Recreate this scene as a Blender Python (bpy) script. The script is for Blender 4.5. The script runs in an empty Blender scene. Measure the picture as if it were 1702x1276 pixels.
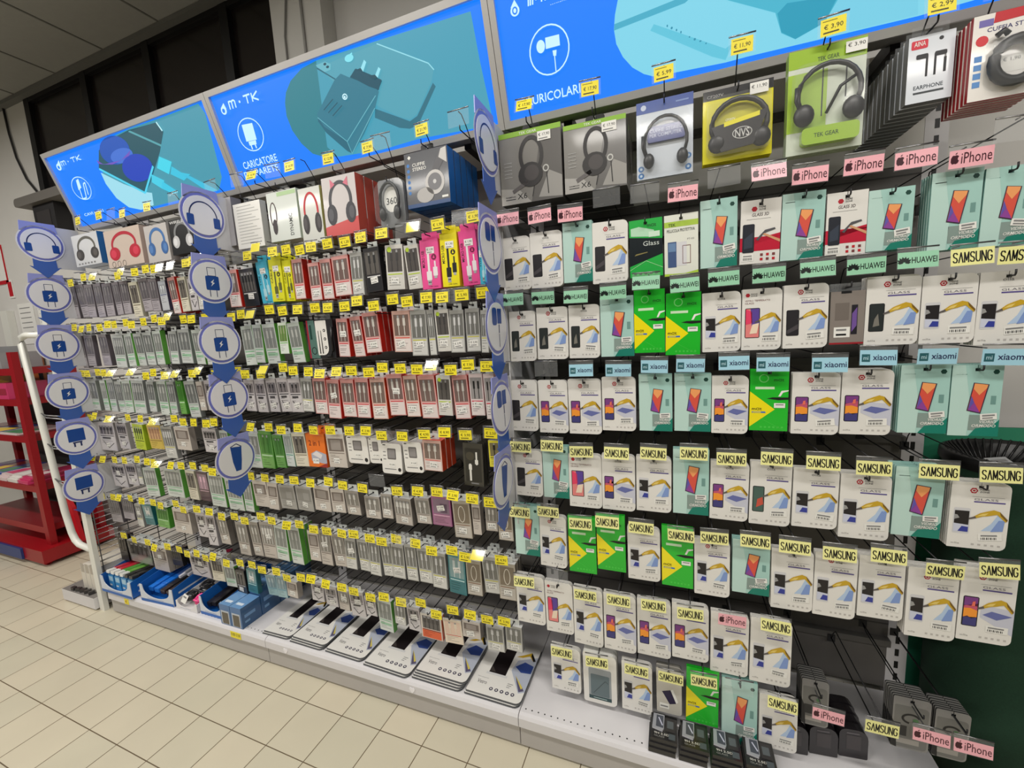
import bpy, math, random
from mathutils import Matrix, Vector
random.seed(7)
S = bpy.context.scene
COL = S.collection
# ------------------------------------------------------------------ camera
cam_d = bpy.data.cameras.new('camera'); cam = bpy.data.objects.new('camera', cam_d); COL.objects.link(cam)
cam_d.sensor_width = 36.0; cam_d.lens = 14.5753; cam_d.clip_start = 0.02
cam.matrix_world = Matrix([[0.933486, 0.002637, 0.358604, 2.718082], [0.35454, 0.143504, -0.923963, -0.786816], [-0.053898, 0.989646, 0.133024, 1.59557], [0.0, 0.0, 0.0, 1.0]])
S.camera = cam
S.view_settings.view_transform = 'Standard'; S.view_settings.look = 'None'
S.view_settings.exposure = 0.0; S.view_settings.gamma = 1.0; S.view_settings.use_curve_mapping = False
# ------------------------------------------------------------------ world and ceiling lamps
W = bpy.data.worlds.new('world'); S.world = W; W.use_nodes = True
W.node_tree.nodes['Background'].inputs[0].default_value = (0.55, 0.57, 0.6, 1)
W.node_tree.nodes['Background'].inputs[1].default_value = 0.07
def area(name, loc, sx, sy, power, col=(1, 0.96, 0.9)):
    d = bpy.data.lights.new(name, 'AREA'); d.shape = 'RECTANGLE'; d.size = sx; d.size_y = sy
    d.energy = power; d.color = col
    o = bpy.data.objects.new(name, d); COL.objects.link(o); o.location = loc   # shines straight down
    return o
for lx in (-2.6, -0.6, 1.4, 3.4):
    area('ceiling_lamp', (lx, -0.75, 3.50), 1.3, 0.22, 34)
for lx in (-2.6, -0.1, 2.4, 4.9):
    area('ceiling_lamp', (lx, -3.0, 3.50), 1.3, 0.3, 46)

# ------------------------------------------------------------------ materials
def lin(c):
    c = c / 255.0
    return c / 12.92 if c <= 0.04045 else ((c + 0.055) / 1.055) ** 2.4
MATS = {}
def mat(rgb, rough=0.45, metal=0.0, emit=0.0, alpha=1.0, vary=0.0, coat=0.0, name=None, scale=60):
    key = (tuple(rgb), rough, metal, emit, alpha, vary, coat)
    if key in MATS: return MATS[key]
    m = bpy.data.materials.new(name or 'surface_%d_%d_%d' % tuple(rgb)); m.use_nodes = True
    nt = m.node_tree; b = nt.nodes['Principled BSDF']
    col = (lin(rgb[0]), lin(rgb[1]), lin(rgb[2]), 1)
    b.inputs['Base Color'].default_value = col if not emit else (0.02, 0.02, 0.02, 1)
    b.inputs['Roughness'].default_value = rough; b.inputs['Metallic'].default_value = metal
    b.inputs['Alpha'].default_value = alpha
    b.inputs['Coat Weight'].default_value = coat; b.inputs['Coat Roughness'].default_value = 0.08
    if emit:
        b.inputs['Emission Color'].default_value = col; b.inputs['Emission Strength'].default_value = emit
    if vary:
        tc = nt.nodes.new('ShaderNodeTexCoord'); n = nt.nodes.new('ShaderNodeTexNoise')
        n.inputs['Scale'].default_value = scale; n.inputs['Detail'].default_value = 3
        nt.links.new(tc.outputs['Object'], n.inputs['Vector'])
        mp = nt.nodes.new('ShaderNodeMapRange'); nt.links.new(n.outputs['Fac'], mp.inputs['Value'])
        mp.inputs['To Min'].default_value = 1 - vary; mp.inputs['To Max'].default_value = 1 + vary
        mx = nt.nodes.new('ShaderNodeVectorMath'); mx.operation = 'SCALE'
        mx.inputs[0].default_value = col[:3]; nt.links.new(mp.outputs['Result'], mx.inputs['Scale'])
        nt.links.new(mx.outputs['Vector'], b.inputs['Base Color'])
    MATS[key] = m
    return m
def ink(r, g, b): return mat((r, g, b), 0.4)
def gls(r, g, b): return mat((r, g, b), 0.28, coat=0.35)
WHITE = gls(226, 224, 219); PAPER = mat((232, 231, 226), 0.5); BLACK = ink(18, 18, 20); GREY = ink(130, 130, 130)
STEEL = mat((150, 150, 152), 0.28, 0.9); DSTEEL = mat((40, 40, 42), 0.5, 0.3)
CLEAR = mat((225, 228, 230), 0.06, alpha=0.07, coat=0.0, name='clear_plastic')
FILM = mat((215, 218, 222), 0.05, alpha=0.10, coat=0.6, name='clear_film')
BLIS = mat((222, 226, 228), 0.05, alpha=0.07, coat=0.3, name='clear_blister')
YEL = mat((238, 222, 46), 0.38); RED = ink(190, 30, 40)
ENAM = mat((214, 212, 214), 0.38, vary=0.03, name='white_enamel', scale=8)
GLOSSY = mat((240, 236, 190), 0.08, coat=1.0)

# ------------------------------------------------------------------ mesh builder
FONT = {}
def glyphs(s, bold=0.0):
    bold = min(bold, 0.01); k = (s, bold)
    if k in FONT: return FONT[k]
    cu = bpy.data.curves.new('writing', 'FONT'); cu.body = s; cu.size = 1; cu.resolution_u = 2; cu.offset = bold
    ob = bpy.data.objects.new('writing', cu); COL.objects.link(ob)
    me = bpy.data.meshes.new_from_object(ob.evaluated_get(bpy.context.evaluated_depsgraph_get()))
    vs = [(v.co.x, v.co.y) for v in me.vertices]; fs = [tuple(p.vertices) for p in me.polygons]
    bpy.data.objects.remove(ob); bpy.data.curves.remove(cu); bpy.data.meshes.remove(me)
    x0 = min(v[0] for v in vs); x1 = max(v[0] for v in vs); y0 = min(v[1] for v in vs); y1 = max(v[1] for v in vs)
    vs = [((v[0] - x0) / (x1 - x0), (v[1] - y0) / (y1 - y0)) for v in vs]
    FONT[k] = (vs, fs)
    return FONT[k]
EPS = 0.00035
STROKES = {'S': [[(.93, .78), (.76, .94), (.26, .94), (.09, .76), (.24, .56), (.76, .44), (.92, .25), (.75, .06), (.25, .06), (.06, .22)]], 'A': [[(.06, 0), (.5, .96), (.94, 0)]],
 'M': [[(.08, 0), (.08, .96), (.5, .2), (.92, .96), (.92, 0)]], 'U': [[(.08, 1), (.08, .25), (.3, .05), (.7, .05), (.92, .25), (.92, 1)]], 'N': [[(.08, 0), (.08, .98), (.92, .02), (.92, 1)]],
 'G': [[(.92, .74), (.72, .95), (.28, .95), (.08, .75), (.08, .25), (.28, .05), (.72, .05), (.92, .25), (.92, .46), (.56, .46)]], 'm': [[(.04, 0), (.04, .9), (.34, .9), (.48, .78), (.48, 0)], [(.48, .78), (.60, .9), (.84, .9), (.96, .78), (.96, 0)]],
 'T': [[(0, .94), (1, .94)], [(.5, .94), (.5, 0)]], 'K': [[(.08, 0), (.08, 1)], [(.94, 1), (.12, .46), (.96, 0)]]}
class MB:
    def __init__(s): s.v = []; s.f = []; s.mi = []; s.ms = []; s.T = None; s.sm = []
    def m(s, m):
        if m not in s.ms: s.ms.append(m)
        return s.ms.index(m)
    def add(s, vs, fs, m, smooth=False):
        b = len(s.v)
        if s.T is not None: vs = [tuple(s.T @ Vector(q)) for q in vs]
        s.v += [tuple(q) for q in vs]; k = s.m(m)
        for f in fs: s.f.append(tuple(b + i for i in f)); s.mi.append(k); s.sm.append(smooth)
    def quad(s, pts, m): s.add(pts, [tuple(range(len(pts)))], m)
    def flat(s, pts, y, m):                       # polygon in the front plane, pts = (x, z)
        s.add([(p[0], y, p[1]) for p in pts], [tuple(range(len(pts)))], m)
    def rect(s, x0, x1, z0, z1, y, m): s.flat([(x0, z0), (x1, z0), (x1, z1), (x0, z1)], y, m)
    def disc(s, cx, cz, rx, rz, y, m, n=20, a0=0):
        s.flat([(cx + rx * math.cos(a0 + 2 * math.pi * i / n), cz + rz * math.sin(a0 + 2 * math.pi * i / n)) for i in range(n)], y, m)
    def ring(s, cx, cz, rx, rz, t, y, m, n=28, a0=0.0, a1=2 * math.pi):
        vs = []
        for i in range(n + 1):
            a = a0 + (a1 - a0) * i / n
            vs.append((cx + rx * math.cos(a), y, cz + rz * math.sin(a)))
            vs.append((cx + (rx - t) * math.cos(a), y, cz + (rz - t) * math.sin(a)))
        s.add(vs, [(2 * i, 2 * i + 1, 2 * i + 3, 2 * i + 2) for i in range(n)], m)
    def line(s, pts, t, y, m):                    # flat stroke
        for (x0, z0), (x1, z1) in zip(pts, pts[1:]):
            L = math.hypot(x1 - x0, z1 - z0) or 1; nx, nz = -(z1 - z0) / L * t / 2, (x1 - x0) / L * t / 2
            s.flat([(x0 + nx, z0 + nz), (x0 - nx, z0 - nz), (x1 - nx, z1 - nz), (x1 + nx, z1 + nz)], y, m)
    def text(s, t, x0, x1, z0, z1, y, m, bold=0.0, skew=0.0):
        vs, fs = glyphs(t, bold)
        s.add([(x0 + (x1 - x0) * a + skew * (z1 - z0) * b, y, z0 + (z1 - z0) * b) for a, b in vs], fs, m)
    def strokes(s, t, x0, x1, z0, z1, th, y, m, skew=0.0):
        cw = (x1 - x0) / (len(t) * 1.18 - .18)
        for i, ch in enumerate(t):
            bx = x0 + i * cw * 1.18
            if ch == '.': s.disc(bx + cw * .5 + skew * (z1 - z0) * .5, (z0 + z1) / 2, th * .8, th * .8, y, m, 10); continue
            for pl in STROKES[ch]:
                pts = [(bx + a * cw + skew * (z1 - z0) * b, z0 + b * (z1 - z0)) for a, b in pl]
                s.line(pts, th, y, m)
                for q in pts[1:-1]: s.disc(q[0], q[1], th * .5, th * .5, y, m, 8)
    def box(s, x0, x1, y0, y1, z0, z1, m, front=None, side=None, top=None):
        vs = [(x0, y0, z0), (x1, y0, z0), (x1, y1, z0), (x0, y1, z0), (x0, y0, z1), (x1, y0, z1), (x1, y1, z1), (x0, y1, z1)]
        for f, mm in (((0, 1, 5, 4), front or m), ((1, 2, 6, 5), side or m), ((2, 3, 7, 6), m), ((3, 0, 4, 7), side or m), ((4, 5, 6, 7), top or m), ((3, 2, 1, 0), m)):
            s.add(vs, [f], mm)
    def prism(s, pts, y0, y1, m, front=None):     # pts (x,z) counter-clockwise seen from the front
        n = len(pts)
        s.add([(p[0], y0, p[1]) for p in pts] + [(p[0], y1, p[1]) for p in pts],
              [(i, n + i, n + (i + 1) % n, (i + 1) % n) for i in range(n)] + [tuple(range(2 * n - 1, n - 1, -1))], m)
        s.flat(pts, y0, front or m)
    def tube(s, pts, r, m, n=6, smooth=True):
        P = [Vector(p) for p in pts]; vs = []; fs = []
        for i, p in enumerate(P):
            d = (P[min(i + 1, len(P) - 1)] - P[max(i - 1, 0)]).normalized()
            u = d.cross(Vector((0.31, 0.17, 0.93))).normalized() if abs(d.z) < 0.9 else d.cross(Vector((1, 0, 0))).normalized()
            w = d.cross(u); rr = r[i] if isinstance(r, (list, tuple)) else r
            for k in range(n):
                a = 2 * math.pi * k / n; vs.append(tuple(p + (u * math.cos(a) + w * math.sin(a)) * rr))
        for i in range(len(P) - 1):
            for k in range(n):
                fs.append((i * n + k, i * n + (k + 1) % n, (i + 1) * n + (k + 1) % n, (i + 1) * n + k))
        fs.append(tuple(range(n))[::-1]); fs.append(tuple((len(P) - 1) * n + k for k in range(n)))
        s.add(vs, fs, m, smooth)
    def ball(s, c, r, m, nu=12, nv=8):            # ellipsoid
        vs = []; fs = []
        for j in range(nv + 1):
            ph = math.pi * j / nv
            for i in range(nu):
                th = 2 * math.pi * i / nu
                vs.append((c[0] + r[0] * math.sin(ph) * math.cos(th), c[1] + r[1] * math.sin(ph) * math.sin(th), c[2] + r[2] * math.cos(ph)))
        for j in range(nv):
            for i in range(nu):
                fs.append((j * nu + i, j * nu + (i + 1) % nu, (j + 1) * nu + (i + 1) % nu, (j + 1) * nu + i))
        s.add(vs, fs, m, True)
    def lathe(s, prof, c, m, n=24, smooth=True):  # prof (r,z) around z axis at c
        vs = []; fs = []
        for r, z in prof:
            for k in range(n):
                a = 2 * math.pi * k / n; vs.append((c[0] + r * math.cos(a), c[1] + r * math.sin(a), z))
        for j in range(len(prof) - 1):
            for k in range(n):
                fs.append((j * n + k, j * n + (k + 1) % n, (j + 1) * n + (k + 1) % n, (j + 1) * n + k))
        s.add(vs, fs, m, smooth)
    def build(s, name, parent=None):
        me = bpy.data.meshes.new(name); me.from_pydata(s.v, [], s.f)
        for m in s.ms: me.materials.append(m)
        me.polygons.foreach_set('material_index', s.mi); me.polygons.foreach_set('use_smooth', s.sm); me.update()
        o = bpy.data.objects.new(name, me); COL.objects.link(o)
        if parent: o.parent = parent
        return o
def rrect(x0, x1, z0, z1, tl=0, tr=0, br=0, bl=0, n=4):
    out = []
    for cx, cz, r, a in ((x0 + bl, z0 + bl, bl, math.pi), (x1 - br, z0 + br, br, 1.5 * math.pi), (x1 - tr, z1 - tr, tr, 0), (x0 + tl, z1 - tl, tl, 0.5 * math.pi)):
        if r <= 0: out.append((cx, cz)); continue
        for i in range(n + 1):
            b = a + 0.5 * math.pi * i / n; out.append((cx + r * math.cos(b), cz + r * math.sin(b)))
    return out
def notch(x, z, hw=0.005, hh=0.004, gap=0.0008):
    """points, right to left, of a euro hanging slot cut down from the top edge z at x"""
    c = z - 0.012
    return [(x + gap, z), (x + gap, c + hh), (x + hw, c + hh), (x + hw, c - hh), (x - hw, c - hh), (x - hw, c + hh), (x - gap, c + hh), (x - gap, z)]
def slotted(pts, ztop):
    """insert the hanging slot into the top edge of an outline made by rrect"""
    best = None
    for i in range(len(pts)):
        a, b = pts[i], pts[(i + 1) % len(pts)]
        if abs(a[1] - ztop) < 1e-6 and abs(b[1] - ztop) < 1e-6 and a[0] > b[0]: best = i
    return pts[:best + 1] + notch(0.0, ztop) + pts[best + 1:]
def empty(name, loc, rotz=0.0):
    o = bpy.data.objects.new(name, None); COL.objects.link(o); o.location = loc; o.rotation_euler = (0, 0, rotz); o.empty_display_size = 0.02
    return o
def tag(o, label, cat, group=None, kind=None):
    if label: o['label'] = label
    if cat: o['category'] = cat
    if group: o['group'] = group
    if kind: o['kind'] = kind
    return o
def struct(o): o['kind'] = 'structure'; return o
def copy_one(o, loc, label, group):
    c = o.copy(); COL.objects.link(c); c.location = loc; c['label'] = label; c['group'] = group
    return c
ORD = 'first second third fourth fifth sixth seventh eighth ninth tenth eleventh twelfth thirteenth fourteenth fifteenth sixteenth seventeenth eighteenth nineteenth twentieth twenty-first twenty-second twenty-third twenty-fourth twenty-fifth'.split()

# ------------------------------------------------------------------ setting
BACK = 1.02; WALL = 1.2; CEIL = 3.62
def tile_floor():
    m = bpy.data.materials.new('ceramic_floor_tiles'); m.use_nodes = True; nt = m.node_tree; b = nt.nodes['Principled BSDF']
    tc = nt.nodes.new('ShaderNodeTexCoord'); mp = nt.nodes.new('ShaderNodeMapping'); mp.vector_type = 'POINT'
    a = -0.01012
    mp.inputs['Rotation'].default_value = (0, 0, -a)
    br = nt.nodes.new('ShaderNodeTexBrick'); br.offset = 0; br.inputs['Scale'].default_value = 1
    br.inputs['Brick Width'].default_value = 0.2; br.inputs['Row Height'].default_value = 0.2
    br.inputs['Mortar Size'].default_value = 0.0021; br.inputs['Mortar Smooth'].default_value = 0.2; br.inputs['Bias'].default_value = 0.0
    br.inputs['Color1'].default_value = (lin(204), lin(195), lin(173), 1); br.inputs['Color2'].default_value = (lin(196), lin(190), lin(169), 1)
    br.inputs['Mortar'].default_value = (lin(104), lin(90), lin(70), 1)
    nt.links.new(tc.outputs['Object'], mp.inputs['Vector']); nt.links.new(mp.outputs['Vector'], br.inputs['Vector'])
    n = nt.nodes.new('ShaderNodeTexNoise'); n.inputs['Scale'].default_value = 3.5; nt.links.new(tc.outputs['Object'], n.inputs['Vector'])
    mr = nt.nodes.new('ShaderNodeMapRange'); mr.inputs['To Min'].default_value = 0.92; mr.inputs['To Max'].default_value = 1.06
    nt.links.new(n.outputs['Fac'], mr.inputs['Value'])
    sc = nt.nodes.new('ShaderNodeVectorMath'); sc.operation = 'SCALE'
    nt.links.new(br.outputs['Color'], sc.inputs[0]); nt.links.new(mr.outputs['Result'], sc.inputs['Scale'])
    nt.links.new(sc.outputs['Vector'], b.inputs['Base Color'])
    b.inputs['Roughness'].default_value = 0.32
    return m
g = MB(); g.box(-6, 6.5, -5.5, WALL + 0.1, -0.1, 0, tile_floor()); struct(g.build('floor'))
CEILM = mat((158, 158, 154), 0.9, vary=0.05, name='ceiling_board', scale=30); CGRID = mat((108, 108, 105), 0.8)
g = MB(); g.box(-6, 6.5, -5.5, WALL + 0.1, CEIL, CEIL + 0.1, CEILM)
for k in range(-10, 12): g.box(k * 0.6 - 0.28 - 0.006, k * 0.6 - 0.28 + 0.006, -5.5, WALL, CEIL - 0.004, CEIL, CGRID)
for k in range(0, 12): g.box(-6, 6.5, WALL - 0.02 - k * 0.6 - 0.006, WALL - 0.02 - k * 0.6 + 0.006, CEIL - 0.0045, CEIL, CGRID)
g.box(-6, 6.5, WALL - 0.05, WALL, CEIL - 0.03, CEIL - 0.005, mat((110, 110, 107), 0.8))
struct(g.build('ceiling'))
WALLM = mat((206, 204, 200), 0.85, vary=0.04, name='grey_plaster', scale=4)
g = MB(); g.box(-6, -2.06, WALL, WALL + 0.1, 0, CEIL, WALLM); g.box(-2.06, 6.5, WALL, WALL + 0.1, 0, 2.80, WALLM); g.box(0.71, 6.5, WALL, WALL + 0.1, 2.80, CEIL, WALLM)
g.box(-2.06, 0.71, WALL + 0.06, WALL + 0.1, 2.8, CEIL, WALLM)
struct(g.build('wall_back'))
g = MB(); g.box(0.71, 1.05, WALL - 0.10, WALL - 0.002, 2.3, CEIL - 0.04, mat((196, 194, 188), 0.8, vary=0.03, scale=5))
g.tube([(0.86, WALL - 0.108, CEIL - 0.05), (0.84, WALL - 0.108, 3.4), (0.80, WALL - 0.108, 3.2), (0.79, WALL - 0.108, 2.5)], 0.005, mat((120, 118, 114), 0.6))
g.tube([(0.93, WALL - 0.108, CEIL - 0.05), (0.93, WALL - 0.108, 2.5)], 0.007, mat((150, 148, 144), 0.6))
struct(g.build('wall_pillar'))
# dark glazed strip above the header boxes
GLASS = mat((34, 29, 28), 0.22, vary=0.10, name='dark_tinted_glass', scale=3); MULL = mat((14, 13, 14), 0.5)
win = MB(); xs = [-2.04, -1.24, -0.51, 0.24, 0.70]
win.box(-2.06, -1.99, WALL - 0.01, WALL + 0.05, 2.80, CEIL - 0.03, MULL)
for x in xs[1:-1]: win.box(x - 0.035, x + 0.035, WALL - 0.01, WALL + 0.05, 2.80, CEIL - 0.03, MULL)
win.box(-2.06, 0.71, WALL - 0.008, WALL + 0.05, CEIL - 0.06, CEIL - 0.03, MULL)
wo = struct(win.build('window_1'))
for x0, x1 in zip(xs, xs[1:]):
    g = MB(); g.box(x0 + 0.02, x1 - 0.02, WALL + 0.02, WALL + 0.03, 2.80, CEIL - 0.06, GLASS); g.build('pane', wo)
g = MB(); g.prism(rrect(-2.16, 0.71, 2.755, 2.82, tl=0.03, bl=0.03), WALL - 0.14, WALL - 0.001, mat((104, 100, 95), 0.6)); struct(g.build('window_sill'))
g = MB(); g.box(-2.0, -1.7, WALL - 0.10, WALL - 0.001, 2.38, 2.752, mat((26, 24, 26), 0.5))
g.box(-1.95, -1.76, WALL - 0.104, WALL - 0.0995, 2.50, 2.70, mat((58, 55, 56), 0.3)); tag(g.build('electrical_cabinet'), 'small black wall box hanging under the grey sill at far left', 'box')
g = MB(); g.tube([(-2.36, WALL - 0.012, CEIL - 0.02), (-2.35, WALL - 0.012, 3.4), (-2.31, WALL - 0.012, 3.2), (-2.22, WALL - 0.012, 3.02), (-2.10, WALL - 0.012, 2.9), (-2.02, WALL - 0.012, 2.86)], 0.008, mat((40, 38, 38), 0.6))
tag(g.build('hanging_cable'), 'thin black cable drooping down the grey wall from the ceiling', 'cable')

# ------------------------------------------------------------------ gondola shelving
BX = [-0.485, 0.845, 2.175, 3.505]
BAYN = ['left', 'middle', 'right']
PANEL_SHADE = mat((102, 99, 96), 0.55, vary=0.05, name='shade_tinted_back_panel', scale=6)  # panel itself is pale; shade behind the goods is put into this colour
RAIL = mat((92, 90, 87), 0.5, 0.2)
ROWZ = [[2.28, 1.965, 1.69, 1.42, 1.16, 0.905, 0.66, 0.40], [2.28, 1.95, 1.69, 1.42, 1.16, 0.90, 0.66, 0.385], [2.27, 1.93, 1.675, 1.42, 1.14, 0.88, 0.61, 0.36]]
DECK = 0.15
for b in range(3):
    x0, x1 = BX[b], BX[b + 1]
    p = empty('back_panel', (x0, BACK, 0)); tag(p, 'metal back panel, lower part darkened with painted shade, behind the hooks of the %s bay' % BAYN[b], 'panel')
    g = MB(); g.box(0.03, x1 - x0 - 0.03, 0, 0.02, 0.16, 2.05, PANEL_SHADE); g.box(0.03, x1 - x0 - 0.03, -0.0005, 0.02, 2.052, 2.40, mat((216, 214, 208), 0.5, vary=0.02, scale=5))
    for k in range(5):
        g.box(0.03, x1 - x0 - 0.03, -0.0012, 0, 0.42 + k * 0.4, 0.424 + k * 0.4, mat((70, 68, 66), 0.6))
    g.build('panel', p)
    for z in ROWZ[b]:
        g = MB(); g.box(0.03, x1 - x0 - 0.03, -0.030, -0.002, z - 0.012, z + 0.012, RAIL); g.build('hook_rail', p)
    s = empty('base_shelf', (x0, 0.5, 0)); tag(s, 'white perforated base shelf along the floor of the %s bay' % BAYN[b], 'shelf')
    w = x1 - x0 - 0.002
    g = MB(); prof = [(-0.012, DECK - 0.05), (-0.012, DECK - 0.014), (-0.006, DECK - 0.004), (0.006, DECK), (0.51, DECK), (0.51, DECK - 0.02), (0.02, DECK - 0.02), (0.0, DECK - 0.05)]
    n = len(prof)
    g.add([(0.001, y, z) for y, z in prof] + [(w, y, z) for y, z in prof], [(i, n + i, n + (i + 1) % n, (i + 1) % n) for i in range(n)] + [tuple(range(n)), tuple(range(2 * n - 1, n - 1, -1))], ENAM)
    for k in range(int(w / 0.025)):
        xx = 0.02 + k * 0.025
        g.add([(xx + 0.003 * math.cos(a), 0.021 + 0.003 * math.sin(a), DECK + 0.0004) for a in [i * math.pi / 3 for i in range(6)]], [tuple(range(6))], BLACK)
    g.build('deck', s)
    g = MB(); g.box(0.001, w, 0.0, 0.012, 0.012, DECK - 0.052, mat((176, 172, 168), 0.4, vary=0.03, scale=9)); g.build('kick_plate', s)
    g = MB(); g.box(0.02, 0.05, 0.02, 0.51, 0, DECK - 0.021, ENAM); g.build('foot', s)
for b in range(4):
    u = MB(); x = BX[b]
    u.box(x - 0.03, x + 0.03, BACK - 0.002, BACK + 0.03, 0.0, 2.42, ENAM)
    for k in range(44): u.box(x - 0.006, x + 0.006, BACK - 0.003, BACK - 0.001, 0.2 + k * 0.05, 0.228 + k * 0.05, BLACK)
    tag(u.build('shelf_upright'), 'slotted white upright post %s' % ('at the left end of the left bay', 'between the left and middle bays', 'between the middle and right bays', 'at the right end of the right bay')[b], 'post')
STK = {0: [(0.19, 'small worn yellow sticker on the left shelf edge, nearest the open blue boxes', 0.04, 0), (1.12, 'yellow price sticker on the shelf edge below the sealed blue boxes', 0.075, 1)]}
for xx, lab, ww, t in STK[0]:
    g = MB(); g.box(-ww / 2, ww / 2, -0.0012, 0, -0.017, 0.017, YEL)
    if t: g.text('€ 10,90', -ww * 0.42, -ww * 0.04, -0.008, 0.012, -0.0016, BLACK); g.text('€ 15,90', ww * 0.06, ww * 0.44, -0.008, 0.012, -0.0016, BLACK)
    else: g.text('€', -0.012, 0.012, -0.010, 0.010, -0.0016, ink(180, 120, 20))
    o = g.build('shelf_sticker'); o.location = (BX[0] + xx, 0.4876, DECK - 0.032); tag(o, lab, 'sticker')
for xx, lab in ((0.98, 'round heart sticker on the middle shelf edge, left one'), (1.70, 'round heart sticker on the middle shelf edge, right one')):
    g = MB(); h = [(0.0, -0.014), (0.011, -0.002), (0.014, 0.006), (0.010, 0.012), (0.004, 0.012), (0, 0.008), (-0.004, 0.012), (-0.010, 0.012), (-0.014, 0.006), (-0.011, -0.002)]
    g.prism(h, -0.0015, 0, mat((238, 236, 240), 0.2)); o = g.build('heart_sticker'); o.location = (xx, 0.4876, DECK - 0.034); tag(o, lab, 'sticker')

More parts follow.
